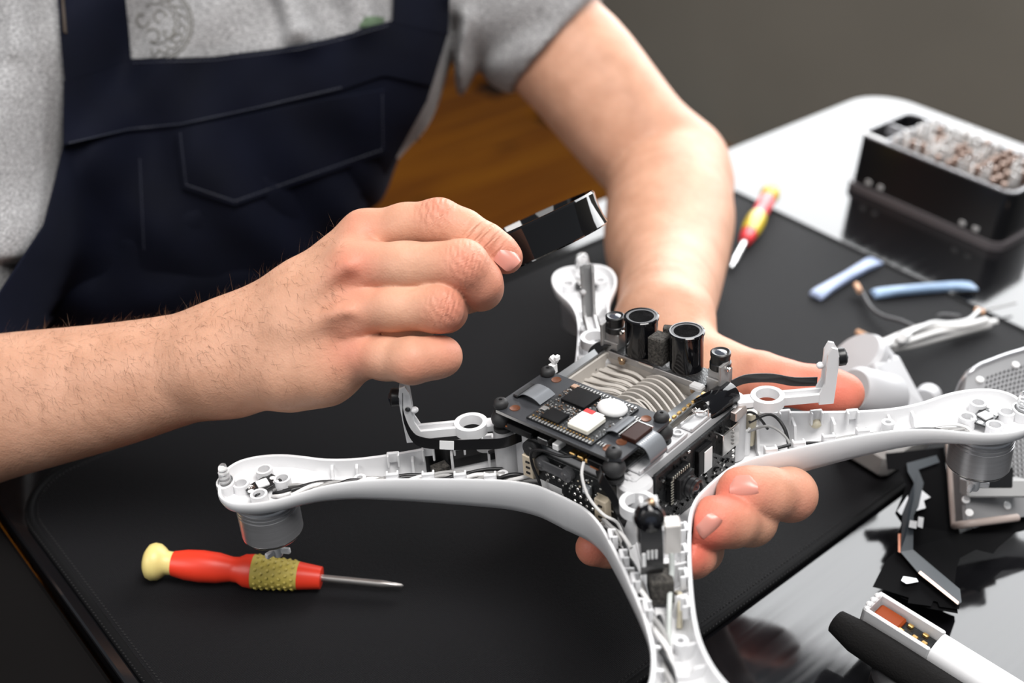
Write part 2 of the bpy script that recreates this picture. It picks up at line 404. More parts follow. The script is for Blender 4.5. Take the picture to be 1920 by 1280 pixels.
def surface(g, D):
    """naive surface nets"""
    ins = D < 0; nx, ny, nz = g.shape
    cnt = np.zeros((nx - 1, ny - 1, nz - 1), np.int8)
    corners = [(i, j, k) for i in (0, 1) for j in (0, 1) for k in (0, 1)]
    for (i, j, k) in corners: cnt += ins[i:nx - 1 + i, j:ny - 1 + j, k:nz - 1 + k]
    act = (cnt > 0) & (cnt < 8); idx = np.argwhere(act); N = len(idx)
    vid = np.full(act.shape, -1, np.int64); vid[act] = np.arange(N)
    val = {c: D[idx[:, 0] + c[0], idx[:, 1] + c[1], idx[:, 2] + c[2]] for c in corners}
    acc = np.zeros((N, 3)); num = np.zeros(N)
    for ca in corners:
        for ax in range(3):
            if ca[ax] == 1: continue
            cb = list(ca); cb[ax] = 1; cb = tuple(cb); a, b = val[ca], val[cb]; m = (a < 0) != (b < 0)
            t = np.where(m, a / np.where(m, a - b, 1), 0); p = np.tile(np.array(ca, float), (N, 1)); p[:, ax] += t
            acc[m] += p[m]; num[m] += 1
    V = (idx + acc / num[:, None]) * g.h + g.lo
    Q = []
    for ax in range(3):
        a1, a2 = [(1, 2), (2, 0), (0, 1)][ax]
        s0 = [slice(None)] * 3; s1 = [slice(None)] * 3; s0[ax] = slice(0, -1); s1[ax] = slice(1, None)
        A = ins[tuple(s0)]; B = ins[tuple(s1)]; e = np.argwhere(A != B)
        ok = (e[:, a1] > 0) & (e[:, a2] > 0) & (e[:, a1] < g.shape[a1] - 1) & (e[:, a2] < g.shape[a2] - 1); e = e[ok]
        def cell(d1, d2):
            q = e.copy(); q[:, a1] -= d1; q[:, a2] -= d2; return vid[q[:, 0], q[:, 1], q[:, 2]]
        q = np.stack([cell(1, 1), cell(0, 1), cell(0, 0), cell(1, 0)], 1); out = A[e[:, 0], e[:, 1], e[:, 2]]
        q[~out] = q[~out][:, ::-1]; Q.append(q)
    Q = np.concatenate(Q); Q = Q[(Q >= 0).all(1)]
    return V, Q
def mesh_from(name, V, Q, m, parent=None, attrs=None, smooth=True):
    me = bpy.data.meshes.new(name); me.vertices.add(len(V)); me.vertices.foreach_set('co', np.asarray(V, np.float32).ravel())
    me.loops.add(len(Q) * 4); me.loops.foreach_set('vertex_index', np.asarray(Q, np.int32).ravel())
    me.polygons.add(len(Q)); me.polygons.foreach_set('loop_start', np.arange(0, len(Q) * 4, 4, dtype=np.int32))
    me.update(calc_edges=True); me.validate()
    if smooth: me.shade_smooth()
    for k, a in (attrs or {}).items():
        at_ = me.attributes.new(k, 'FLOAT', 'POINT'); at_.data.foreach_set('value', np.asarray(a, np.float32))
    me.materials.append(m); o = bpy.data.objects.new(name, me); COL.objects.link(o)
    if parent is not None: o.parent = parent
    return o
def relax(V, Q, it=2, w=.5):
    n = len(V)
    E = np.concatenate([Q[:, [0, 1]], Q[:, [1, 2]], Q[:, [2, 3]], Q[:, [3, 0]]])
    deg = np.bincount(E[:, 0], minlength=n) + np.bincount(E[:, 1], minlength=n)
    for _ in range(it):
        S = np.zeros_like(V)
        for c in range(3): S[:, c] = np.bincount(E[:, 0], V[E[:, 1], c], n) + np.bincount(E[:, 1], V[E[:, 0], c], n)
        V = V * (1 - w) + w * S / np.maximum(deg, 1)[:, None]
    return V
def spots(V, L):
    """L: (px, py, depth, radius mm, amount) -> sum of soft spots on the vertices"""
    out = np.zeros(len(V))
    for (px, py, d, r, a) in L:
        q = cc(px, py, d); out += a * np.exp(-((V - q) ** 2).sum(1) / (r / 1000) ** 2)
    return out
def skin_mat():
    m = bpy.data.materials.new('skin'); m.use_nodes = True; nt = m.node_tree; b = nt.nodes['Principled BSDF']; L = nt.links.new
    b.inputs['Roughness'].default_value = .5; b.inputs['Specular IOR Level'].default_value = .28
    b.inputs['Subsurface Weight'].default_value = .12; b.inputs['Subsurface Radius'].default_value = (1, .35, .2); b.inputs['Subsurface Scale'].default_value = .004
    tc = nt.nodes.new('ShaderNodeTexCoord')
    at_ = nt.nodes.new('ShaderNodeAttribute'); at_.attribute_name = 'red'
    n1 = nt.nodes.new('ShaderNodeTexNoise'); n1.inputs['Scale'].default_value = 60; n1.inputs['Detail'].default_value = 6; L(tc.outputs['Object'], n1.inputs[0])
    r1 = nt.nodes.new('ShaderNodeValToRGB'); e = r1.color_ramp.elements; e[0].position = .3; e[0].color = (.52, .275, .178, 1); e[1].position = .7; e[1].color = (.64, .355, .24, 1); L(n1.outputs[0], r1.inputs[0])
    mx = nt.nodes.new('ShaderNodeMix'); mx.data_type = 'RGBA'; L(at_.outputs['Fac'], mx.inputs[0]); L(r1.outputs[0], mx.inputs[6]); mx.inputs[7].default_value = (.63, .155, .105, 1)
    L(mx.outputs[2], b.inputs['Base Color'])
    vo = nt.nodes.new('ShaderNodeTexVoronoi'); vo.inputs['Scale'].default_value = 900; L(tc.outputs['Object'], vo.inputs[0])
    n2 = nt.nodes.new('ShaderNodeTexNoise'); n2.inputs['Scale'].default_value = 260; n2.inputs['Detail'].default_value = 7; L(tc.outputs['Object'], n2.inputs[0])
    ad = nt.nodes.new('ShaderNodeMath'); ad.operation = 'MULTIPLY_ADD'; ad.inputs[1].default_value = .35; L(vo.outputs['Distance'], ad.inputs[0]); L(n2.outputs[0], ad.inputs[2])
    cr = nt.nodes.new('ShaderNodeAttribute'); cr.attribute_name = 'crease'
    a2 = nt.nodes.new('ShaderNodeMath'); a2.operation = 'MULTIPLY_ADD'; a2.inputs[1].default_value = 1.6; L(cr.outputs['Fac'], a2.inputs[0]); L(ad.outputs[0], a2.inputs[2])
    bp = nt.nodes.new('ShaderNodeBump'); bp.inputs['Strength'].default_value = .42; bp.inputs['Distance'].default_value = .0006
    L(a2.outputs[0], bp.inputs['Height']); L(bp.outputs[0], b.inputs['Normal']); return m
SKIN = skin_mat()
NAIL = mat('fingernail', (.62, .265, .21), .3, spec=.5, sss=(.15, (1, .4, .3), .002))
person = empty('person', uv(.30, -.80, FLOOR_Z))
tag(person, 'person in grey t-shirt and navy overalls leaning over the desk holding a magnifier', 'person')
PI4 = np.array(person.matrix_world.inverted())
def toP(V):   # camera axes -> person's own axes
    W = np.asarray(V) @ RW.T + CAMP; return W @ PI4[:3, :3].T + PI4[:3, 3]
# ---- right arm and fist (it comes in from the left edge and holds the magnifier)
W_FLAT = nrm([.15, .1, 1])
arm_r = chain_s([(-300, 800, .632, 43), (-130, 792, .626, 41), (0, 762, .617, 38.0), (200, 724, .602, 32.0), (330, 694, .592, 28.0), (425, 672, .583, 26.5)], W_FLAT, .86)
palm_r = chain([(425, 672, .583, 27), (520, 625, .575, 24.5)], W_FLAT, .8, .012) + \
    chain([(440, 630, .580, 17), (560, 545, .570, 13.0), (684, 440, .563, 11.4)], k=.010) + \
    chain([(450, 650, .577, 17), (560, 572, .560, 12.5), (664, 498, .549, 11.8)], k=.010) + \
    chain([(455, 670, .575, 17), (560, 622, .558, 12.5), (660, 585, .548, 11.2)], k=.010) + \
    chain([(450, 695, .580, 18), (545, 692, .567, 18.5), (610, 688, .562, 16.5), (676, 664, .554, 10.8)], k=.010) + \
    chain([(388, 690, .573, 13), (402, 686, .572, 12)], k=.014) + chain([(560, 610, .590, 18), (650, 560, .585, 16)], k=.010)                                   # the mass of the palm behind
thumb_r = chain([(480, 700, .600, 17), (570, 700, .602, 14), (650, 660, .603, 14), (740, 628, .598, 11.5), (840, 560, .590, 10.5), (880, 528, .582, 9)], k=.006)
F_R = [chain([(684, 440, .563, 11.2), (760, 423, .557, 10.2), (823, 417, .553, 10.9), (868, 432, .552, 9.6), (912, 456, .553, 8.9), (938, 474, .554, 8.2), (951, 484, .556, 7.4)], k=.004),
       chain([(664, 498, .549, 11.6), (760, 499, .541, 10.9), (868, 498, .538, 11.6), (897, 528, .545, 10.6), (902, 541, .552, 9.8), (872, 556, .574, 8.8)], k=.004),
       chain([(660, 585, .548, 11.0), (740, 579, .540, 10.0), (823, 578, .536, 10.8), (835, 582, .548, 9.9), (800, 588, .572, 9)], k=.004),
       chain([(676, 664, .554, 10.8), (722, 672, .542, 9.6), (772, 676, .533, 10.3), (812, 671, .538, 9.2), (829, 668, .543, 8.6), (820, 667, .562, 8)], k=.004)]
def hand_field(g, base, fingers, thumb, kf=.0007, kp=.0055):
    D = field(g, base)
    Fg = np.full(g.shape, .08, np.float32)
    for ch in fingers: Fg = smin(Fg, field(g, ch), kf)
    D = smin(D, Fg, kp)
    if thumb is not None: D = smin(D, field(g, thumb), .005)
    return D
def bounds(prims, pad=.012):
    lo = np.min([np.minimum(q['a'], q['b']) - max(q['ra'], q['rb']) for q in prims], 0) - pad; hi = np.max([np.maximum(q['a'], q['b']) + max(q['ra'], q['rb']) for q in prims], 0) + pad; return lo, hi
allp = arm_r[4:] + palm_r + thumb_r + sum(F_R, [])
g = Grid(*bounds(allp), .0011); D = hand_field(g, arm_r + palm_r, F_R, thumb_r)
# tendon lines over the back of the hand and hollows between the knuckles
tend = field(g, chain([(520, 600, .556, 3), (655, 500, .536, 3)], k=.001) + chain([(520, 640, .556, 3), (650, 582, .536, 3)], k=.001) + chain([(520, 565, .566, 3), (670, 438, .551, 3)], k=.001))
D = smin(D, tend + .001, .006)
for (px, py, d, r) in ((600, 548, .531, 4.6), (600, 628, .531, 4.6)):
    hol = field(g, [C(cc(px, py, d), cc(px + 40, py - 4, d), r / 1000, r / 1000, k=.001)]); D = -smin(-D, hol, .009)
VR, QR = surface(g, D); VR = relax(VR, QR, 1)
redR = spots(VR, [(662, 500, .535, 13, .50), (820, 385, .545, 12, .45), (875, 490, .527, 12, .45), (845, 580, .525, 12, .42), (672, 415, .55, 12, .34), (655, 662, .54, 13, .38), (650, 585, .535, 13, .16),
                  (960, 488, .55, 12, .5), (775, 690, .525, 10, .26), (845, 668, .535, 12, .30), (930, 545, .54, 13, .30), (865, 600, .54, 12, .25), (905, 450, .545, 10, .2)])
def creases(V, L):
    """fine wrinkles across the finger joints: (px, py, depth, direction px, spacing mm, radius mm)"""
    out = np.zeros(len(V))
    for (px, py, d, dx, dy, sp, r) in L:
        q = cc(px, py, d); t = nrm([dx, dy, 0]); x = ((V - q) @ t) * 1000
        out += np.exp(-((V - q) ** 2).sum(1) / (r / 1000) ** 2) * np.cos(2 * np.pi * x / sp + 1.2 * np.sin((V[:, 1] + V[:, 0]) * 900))
    return np.clip(out, -1, 1)
crR = creases(VR, [(815, 392, .543, 1, .05, 2.9, 8), (872, 485, .527, 1, 0, 2.8, 8), (835, 575, .525, 1, 0, 2.8, 8), (908, 440, .545, .8, .6, 2.9, 8)])
# pose of the drone (needed here: the fingers press against its shell)
RD = np.array([[0.9916659374, -0.0792598539, -0.1015703907], [0.0870027314, 0.9934400422, 0.0742119085], [0.0950220682, -0.0824303232, 0.9920564744]])
TD = np.array([0.05633814714, 0.43620840293, 0.09719885552])
S2 = 2 ** -.5
RE = RD @ np.stack([np.array([S2, -S2, 0]), np.array([S2, S2, 0]), np.array([0, 0, 1.])], 1)
WT = [(35.5, 35.5), (39, 32.1), (47, 25.5), (59, 20.5), (75, 17), (90, 14.3), (108, 11.6), (122, 10.2), (134, 10.2), (146, 12.2), (156, 15.8), (165, 18.6), (175, 19.8), (184, 18.6), (190, 15.4), (194, 9.5), (195.3, 0)]
DEPTH = lambda t: np.interp(t, [35, 60, 90, 120, 140, 155, 175, 196], [23, 20, 17.5, 14.5, 11.5, 9, 8.5, 7])
def shell_d(X, Y, Z):
    """rough distance to the outside of the drone's shell (camera axes, metres)"""
    T = RE.T @ RW; o = RE.T @ (CAMP - TD)
    x, y, z = [(T[i, 0] * X + T[i, 1] * Y + T[i, 2] * Z + o[i]) * 1000 for i in range(3)]
    t = (np.abs(x) + np.abs(y)) * S2; w_ = np.abs(np.abs(x) - np.abs(y)) * S2; H = half_w; wd = np.interp(t, H[:, 0], H[:, 1]); Dp = DEPTH(t); q = np.clip(-z / Dp, 0, 1)
    ins = np.interp(q, [0, .35, .7, .92, 1], [0, .15, 1.1, 3.0, 6])
    lat = np.where(t < 35.5, (np.maximum(np.abs(x), np.abs(y)) - 50) * 1.0, w_ - wd) + ins
    return np.maximum(np.maximum(lat, -Dp - z), z - 14) * .001
half_w = spline(WT, 60)
# ---- left arm, it comes down from the shoulder and the hand carries the drone from below
arm_l = chain_s([(930, -250, .90, 58), (1000, 20, .888, 46), (1095, 140, .888, 45), (1180, 245, .888, 43), (1243, 315, .888, 42)]) + \
    chain_s([(1243, 315, .888, 42), (1256, 395, .852, 46), (1251, 455, .822, 44), (1254, 520, .776, 35.5), (1249, 570, .712, 30), (1244, 610, .678, 26.5)]) + \
    chain([(1288, 318, .900, 28), (1297, 345, .895, 27)], k=.03)
PN = nrm([.1, .75, -.6])
palm_l = chain([(1244, 610, .678, 26.5), (1270, 690, .662, 24)], PN, .78, .014) + \
    chain([(1262, 668, .662, 20), (1330, 694, .642, 17), (1375, 702, .632, 15)], k=.012) + \
    chain([(1270, 690, .662, 22), (1300, 800, .638, 19), (1350, 905, .612, 15)], PN, .8, .012) + \
    chain([(1260, 700, .662, 20), (1240, 810, .645, 18), (1262, 930, .610, 14)], PN, .8, .012)
thumb_l = chain([(1330, 694, .642, 16), (1425, 707, .622, 12.8), (1470, 717, .614, 11.2), (1530, 729, .610, 11.4), (1572, 736, .607, 10.4), (1586, 738, .606, 9.0)], k=.006)
F_L = [chain([(1360, 905, .610, 14), (1468, 916, .572, 12.6), (1481, 927, .550, 12.2), (1440, 925, .538, 11.6), (1405, 921, .534, 11.0), (1381, 919, .534, 10.0)], k=.004),
       chain([(1330, 928, .606, 14), (1398, 956, .575, 11.8), (1407, 974, .542, 11.8), (1370, 977, .528, 11.4), (1338, 979, .522, 11.0), (1317, 986, .520, 9.9)], k=.004),
       chain([(1290, 940, .606, 13), (1318, 1000, .572, 10.8), (1312, 1030, .545, 10.4), (1298, 1040, .526, 10.0), (1286, 1044, .520, 9.4)], k=.004),
       chain([(1250, 935, .606, 12), (1200, 995, .585, 10), (1142, 1025, .565, 9.4), (1113, 1027, .560, 8.8)], k=.004)]
g1 = Grid(*bounds(arm_l[6:] + palm_l[:1]), .003); D1 = field(g1, arm_l + palm_l[:3], pad=.03)
# fine mesh for the hand, coarse for the arm; both are cut at one plane across the wrist
wc = cc(1246, 575, .71); wn = nrm(cc(1244, 610, .675) - cc(1249, 520, .765))
lo, hi = bounds(palm_l + thumb_l + sum(F_L, [])); lo = np.minimum(lo, wc - .045)
g2 = Grid(lo, hi, .0013); D2 = hand_field(g2, arm_l + palm_l, F_L, thumb_l)
def planef(g, c, n): return ((g.ax[0] - c[0]) * n[0])[:, None, None] + ((g.ax[1] - c[1]) * n[1])[None, :, None] + ((g.ax[2] - c[2]) * n[2])[None, None, :]
D2 = np.maximum(D2, -shell_d(g2.ax[0][:, None, None], g2.ax[1][None, :, None], g2.ax[2][None, None, :]).astype(np.float32) + .0006)
D1 = np.maximum(D1, planef(g1, wc, wn) - .006); D2 = np.maximum(D2, -planef(g2, wc, wn))
V1_, Q1_ = surface(g1, D1); V1_ = relax(V1_, Q1_, 2); V2_, Q2_ = surface(g2, D2); V2_ = relax(V2_, Q2_, 2)
VL = np.concatenate([V1_, V2_]); QL = np.concatenate([Q1_, Q2_ + len(V1_)])
redL = spots(VL, [(1365, 915, .525, 14, .7), (1312, 985, .512, 16, .75), (1290, 1045, .51, 16, .75), (1110, 1028, .552, 14, .75), (1585, 737, .60, 20, .75), (1500, 737, .61, 22, .6), (1430, 737, .62, 20, .5), (1500, 945, .54, 14, .35), (1420, 930, .528, 12, .3), (1300, 330, .88, 35, .15)])
# ---- trunk, neck and head, mostly hidden by the clothes or above the frame
Z1 = np.array([0, 0, 1.0])
TR = smooth_rows([(-340, 520, .060, .060, .90), (-270, 519, .125, .085, .895), (-120, 515, .152, .100, .888), (90, 487, .150, .105, .885), (225, 464, .131, .104, .885), (300, 430, .116, .100, .885), (385, 378, .114, .098, .885), (480, 318, .118, .098, .89), (600, 270, .122, .100, .915), (720, 245, .128, .105, .955), (820, 235, .120, .105, .99)])
yoke = [C(cc(60, -60, .83), cc(517, -230, .90), .066, .085, None, 1, .05), C(cc(930, -250, .90), cc(517, -230, .90), .066, .085, None, 1, .05)]
neck = [C(cc(517, -300, .90), cc(500, -640, .84), .062, .056, None, 1, .03)]
hc = cc(497, -830, .80)
head = [C(hc + [0, -.02, .02], hc + [0, -.005, -.02], .082, .078, np.array([1., 0, 0]), .86, .02), C(hc + [0, .03, -.02], hc + [0, .075, -.04], .058, .034, np.array([1., 0, 0]), .95, .03),
        C(hc + [0, .0, -.092], hc + [0, .034, -.110], .009, .013, None, 1, .012),
        C(hc + [-.075, .0, .01], hc + [-.077, .03, .008], .013, .010, None, 1, .008), C(hc + [.075, .0, .01], hc + [.077, .03, .008], .013, .010, None, 1, .008),
        C(hc + [-.018, .062, -.088], hc + [.018, .062, -.088], .008, .008, None, 1, .008)]
legs = []
thin = [dict(q, ra=q['ra'] - .016, rb=q['rb'] - .016) for q in yoke]
gt = Grid(np.array([-.46, -.55, .66]), np.array([.05, .12, 1.12]), .006); Dt = loft_d(gt.ax[0][:, None, None], gt.ax[1][None, :, None], gt.ax[2][None, None, :], TR, -.016).astype(np.float32)
gt2 = Grid(*bounds(yoke + neck + head, .02), .006)
lo_ = np.minimum(gt.lo, gt2.lo); hi_ = np.maximum([a_[-1] for a_ in gt.ax], [a_[-1] for a_ in gt2.ax]); gt = Grid(lo_, hi_, .006)
Dt = loft_d(gt.ax[0][:, None, None], gt.ax[1][None, :, None], gt.ax[2][None, None, :], TR, -.016).astype(np.float32)
Dt = field(gt, thin + neck + head, Dt, pad=.06); Vt, Qt = surface(gt, Dt)
ua = [C(cc(40, -80, .84), cc(-300, 800, .645), .050, .045, None, 1, .02)]
gu = Grid(*bounds(ua, .01), .005); Vu, Qu = surface(gu, field(gu, ua))
V = np.concatenate([VR, VL, Vt, Vu]); o1 = len(VR); o2 = o1 + len(VL); o3 = o2 + len(Vt)
Q = np.concatenate([QR, QL + o1, Qt + o2, Qu + o3])
zero = np.zeros(len(Vt) + len(Vu))
mesh_from('body', toP(V), Q, SKIN, person, dict(red=np.concatenate([redR, redL, zero]), crease=np.concatenate([crR, np.zeros(len(VL)), zero])))
# eyes and hair
for sx in (-1, 1):
    e = MB(); e.lathe([(0, -.012), (.008, -.009), (.012, 0), (.008, .009), (0, .012)], toP([hc + [sx * .031, -.004, -.078]])[0], n=14); e.build('eye', mat('eye_white', (.7, .68, .66), .15), person, 60)
hair = [C(hc + [0, -.035, .03], hc + [0, -.03, -.015], .092, .084, np.array([1., 0, 0]), .88, .02), C(hc + [0, .03, .05], hc + [0, -.02, .04], .070, .085, np.array([1., 0, 0]), .95, .03)]
gh = Grid(*bounds(hair, .01), .005); Dh = field(gh, hair)
cut = planef(gh, hc + [0, -.035, -.05], nrm([0, .8, -.5])); Dh = np.maximum(Dh, cut); Vh, Qh = surface(gh, Dh)
mesh_from('hair', toP(Vh), Qh, mat('brown_hair', (.05, .028, .015), .6, bump=(300, .5, (1, 1, .1))), person)
# ---- nails
def nail(tip, back, up, wid, length, name='fingernail'):
    """curved plate: centre of the nail, direction to the fingertip, outward normal (camera axes)"""
    c = np.asarray(tip); t = nrm(back); n_ = nrm(up - np.dot(up, t) * t); sd = np.cross(t, n_); G = []
    for i in range(9):
        s = i / 8 * 2 - 1; row = []
        for j in range(9):
            q = j / 8 * 2 - 1; x = q * wid / 2 * (1 - .12 * max(0, -s) ** 2) * math.sqrt(max(0, 1 - .55 * abs(s) ** 5)); y = s * length / 2 * (1 - .18 * q * q)
            row.append(c + sd * x + t * y - n_ * (.36 * wid * (q * q) * .9 + .0006 * s * s))
        G.append(row)
    b = MB(); P = toP(np.array(G).reshape(-1, 3)).reshape(9, 9, 3); b.sheet(P, .0007); return b.build(name, NAIL, person, 70)
def on_surface(V, px, py, rad=6):
    """nearest body point to the camera around a pixel, in camera axes"""
    X = V[:, 0] / V[:, 2] * FPX + 960; Y = V[:, 1] / V[:, 2] * FPX + 640; m = ((X - px) ** 2 + (Y - py) ** 2) < rad * rad
    q = V[m]; return q[np.argmin(q[:, 2])]
def nail_at(V, px, py, dpx, dpy, dz, wid, length, tilt=(0, 0), lift=.0004):
    s = on_surface(V, px, py); t = nrm([dpx, dpy, dz]); up = nrm([tilt[0], tilt[1], -1]); nail(s + nrm(up) * lift, t, up, wid, length)
nail_at(VR, 959, 478, .75, .62, .1, .0122, .0125, (.55, -.45))
nail_at(VL, 1392, 917, -1, .12, .25, .0125, .0125, (-.1, .05))
nail_at(VL, 1340, 992, -.75, .9, .2, .0105, .0115, (.45, .45))
# ---- grey t-shirt
def heather():
    m = bpy.data.materials.new('grey_heather_jersey'); m.use_nodes = True; nt = m.node_tree; b = nt.nodes['Principled BSDF']; L = nt.links.new
    tc = nt.nodes.new('ShaderNodeTexCoord'); mp = nt.nodes.new('ShaderNodeMapping'); mp.inputs['Scale'].default_value = (.45, .45, 1); L(tc.outputs['Object'], mp.inputs[0])
    n = nt.nodes.new('ShaderNodeTexNoise'); n.inputs['Scale'].default_value = 1100; n.inputs['Detail'].default_value = 2; L(mp.outputs[0], n.inputs[0])
    r = nt.nodes.new('ShaderNodeValToRGB'); e = r.color_ramp.elements; e[0].position = .25; e[0].color = (.13, .13, .132, 1); e[1].position = .75; e[1].color = (.46, .455, .46, 1); L(n.outputs[0], r.inputs[0])
    L(r.outputs[0], b.inputs['Base Color']); b.inputs['Roughness'].default_value = .9; b.inputs['Specular IOR Level'].default_value = .15; b.inputs['Sheen Weight'].default_value = .15
    bp = nt.nodes.new('ShaderNodeBump'); bp.inputs['Strength'].default_value = .2; bp.inputs['Distance'].default_value = .0005; L(n.outputs[0], bp.inputs['Height']); L(bp.outputs[0], b.inputs['Normal']); return m
SHIRT = heather()
def folds(X, Y, Z):
    """soft creases of the jersey, metres"""
    w1 = .016 * np.sin(11 * X - 17 * Y + 1); w2 = .013 * np.sin(21 * Y + 9 * X)
    f = .0042 * np.sin(95 * (X + .75 * Y + w1)) * np.clip(np.sin(13 * X + 8 * Y + .6) + .35, 0, 1)
    f = f + .0036 * np.sin(120 * (X * .9 - .35 * Y + w2) + 1.3) * np.clip(np.sin(17 * Y - 6 * X + 2.2), 0, 1)
    return f
def deep_fold(X, Y, px0, py0, px1, py1, wid, amp, d=.8):
    """one crease along a segment"""
    a = cc(px0, py0, d)[:2]; b = cc(px1, py1, d)[:2]; ab = b - a; t = np.clip(((X - a[0]) * ab[0] + (Y - a[1]) * ab[1]) / np.dot(ab, ab), 0, 1)
    q = (X - a[0] - t * ab[0]) ** 2 + (Y - a[1] - t * ab[1]) ** 2; return amp * np.exp(-q / wid ** 2)
def up_r(q, d): q = dict(q); q['ra'] += d; q['rb'] += d; return q
sl_r_end = cc(-215, 690, .675); sl_r_n = nrm(sl_r_end - cc(60, -60, .82))
sl_l_end = cc(1052, 74, .893); sl_l_n = nrm(np.array([.71, .66, .05]))
shirt_p = [up_r(q, .007) for q in yoke] + [C(cc(60, -60, .825), cc(-165, 505, .712), .074, .072, None, 1, .04), C(cc(-165, 505, .712), cc(-250, 740, .665), .072, .070, None, 1, .02),
           C(cc(930, -250, .90), cc(1000, 0, .890), .080, .058, None, 1, .04), C(cc(1000, 0, .890), cc(1130, 170, .888), .057, .0525, None, 1, .02)]
def shirt_eval(X, Y, Z):
    D = loft_d(X, Y, Z, TR, .007)
    for q in shirt_p:
        d = cone_d(X, Y, Z, q['a'], q['b'], q['ra'], q['rb'], q['n'], q['s']); D = smin(D, d, q['k'])
    D = D + folds(X, Y, Z)
    for f in ((500, -20, 535, 70, .008, .010), (530, -20, 575, 85, .010, -.012), (600, 0, 640, 70, .012, .009), (660, -30, 690, 50, .010, -.008), (560, 88, 660, 72, .010, -.006), (330, -30, 480, 95, .02, -.004), (18, 120, 28, 440, .014, .016), (62, 60, 92, 400, .010, -.010), (-20, 80, -10, 400, .010, -.010), (100, 0, 128, 150, .007, -.008), (38, 200, 20, 480, .005, .008), (52, 90, 40, 470, .005, -.006), (78, 180, 62, 420, .005, .007), (8, 260, -10, 500, .005, .007), (90, 60, 108, 260, .005, .006), (846, 10, 815, 200, .007, .010), (868, 10, 838, 190, .007, -.009), (900, 60, 1010, 20, .010, .004), (930, 90, 1080, 40, .012, -.004), (-30, 420, 60, 470, .012, .006), (0, 490, 50, 500, .008, -.006)):
        D = D + deep_fold(X, Y, *f)
    return D
gs = Grid(np.array([-.47, -.47, .60]), np.array([.13, .06, 1.02]), .0036)
Ds = shirt_eval(gs.ax[0][:, None, None], gs.ax[1][None, :, None], gs.ax[2][None, None, :]).astype(np.float32)
def cut_sleeve(D, end, n_, near, rad):
    """trim a sleeve square at its hem, only around that sleeve"""
    P = planef(gs, end, n_); X = gs.ax[0][:, None, None] - near[0]; Y = gs.ax[1][None, :, None] - near[1]; Z = gs.ax[2][None, None, :] - near[2]
    m = (X * X + Y * Y + Z * Z) < rad * rad; return np.where(m, np.maximum(D, P), D)
Ds = cut_sleeve(Ds, sl_r_end, sl_r_n, cc(-230, 720, .67), .17)
Ds = cut_sleeve(Ds, sl_l_end, sl_l_n, cc(1120, 160, .89), .16)
# the neck opening
nk = neck[0]; Dn = cone_d(gs.ax[0][:, None, None], gs.ax[1][None, :, None], gs.ax[2][None, None, :], cc(517, -330, .87), cc(505, -560, .84), .066, .075)
Ds = np.maximum(Ds, -Dn.astype(np.float32))
# it is tucked into the overalls: nothing below the waist
wp = cc(420, 520, .88); Ds = np.maximum(Ds, np.where((gs.ax[0] > -.30)[:, None, None], planef(gs, cc(800, 262, .86), nrm([.4, .92, 0])), -1))
Vs, Qs = surface(gs, Ds); Vs = relax(Vs, Qs, 1)
mesh_from('t_shirt', toP(Vs), Qs, SHIRT, person)
def cast(px, py, lift, dmin=.55):
    """points on the shirt under a grid of pixels (camera axes), lifted towards the viewer's side of the cloth"""
    px = np.asarray(px, float); py = np.asarray(py, float); d = np.full(px.shape, dmin); best = np.full(px.shape, 9.); bd = d.copy()
    for _ in range(70):
        X, Y = (px - 960) / FPX * d, (py - 640) / FPX * d; f = shirt_eval(X, Y, d) - lift
        m = f < best; best = np.where(m, f, best); bd = np.where(m, d, bd); d = d + np.clip(f * .8, -.01, .05); d = np.clip(d, .5, 1.05)
    return np.stack([(px - 960) / FPX * bd, (py - 640) / FPX * bd, bd], -1)
# ---- navy overalls
def navy():
    m = bpy.data.materials.new('navy_twill'); m.use_nodes = True; nt = m.node_tree; b = nt.nodes['Principled BSDF']; L = nt.links.new
    b.inputs['Roughness'].default_value = .8; b.inputs['Specular IOR Level'].default_value = .12; b.inputs['Sheen Weight'].default_value = .02; b.inputs['Sheen Tint'].default_value = (.5, .6, 1, 1)
    tc = nt.nodes.new('ShaderNodeTexCoord'); n = nt.nodes.new('ShaderNodeTexNoise'); n.inputs['Scale'].default_value = 14; n.inputs['Detail'].default_value = 6; L(tc.outputs['Object'], n.inputs[0])
    r = nt.nodes.new('ShaderNodeValToRGB'); e = r.color_ramp.elements; e[0].position = .3; e[0].color = (.0012, .0018, .0055, 1); e[1].position = .75; e[1].color = (.0026, .0039, .0120, 1); L(n.outputs[0], r.inputs[0]); L(r.outputs[0], b.inputs['Base Color'])
    w_ = nt.nodes.new('ShaderNodeTexWave'); w_.inputs['Scale'].default_value = 420; w_.inputs['Distortion'].default_value = 2; w_.bands_direction = 'DIAGONAL'; L(tc.outputs['Object'], w_.inputs[0])
    bp = nt.nodes.new('ShaderNodeBump'); bp.inputs['Strength'].default_value = .25; bp.inputs['Distance'].default_value = .0004; L(w_.outputs['Fac'], bp.inputs['Height']); L(bp.outputs[0], b.inputs['Normal']); return m
NAVY = navy()
down = RW.T @ np.array([0, 0, -1.]); acr = RW.T @ DU; hip = cc(240, 730, .985)
trs = [C(hip - acr * .06, hip + acr * .06, .125, .125, None, 1, .04)]
for sx in (-1, 1):
    h0 = hip + acr * .095 * sx + down * .05; kn = hip + acr * .10 * sx + down * .36 + RW.T @ (DV * -.01); an = hip + acr * .105 * sx + down * .70 + RW.T @ (DV * -.03)
    trs += [C(h0, kn, .092, .072, None, 1, .03), C(kn, an, .070, .062, None, 1, .03)]
blo, bhi = bounds(trs, .02); go = Grid(np.minimum(blo, [-.48, -.2, .72]), np.maximum(bhi, [.0, .1, 1.1]), .006); XO, YO, ZO = go.ax[0][:, None, None], go.ax[1][None, :, None], go.ax[2][None, None, :]
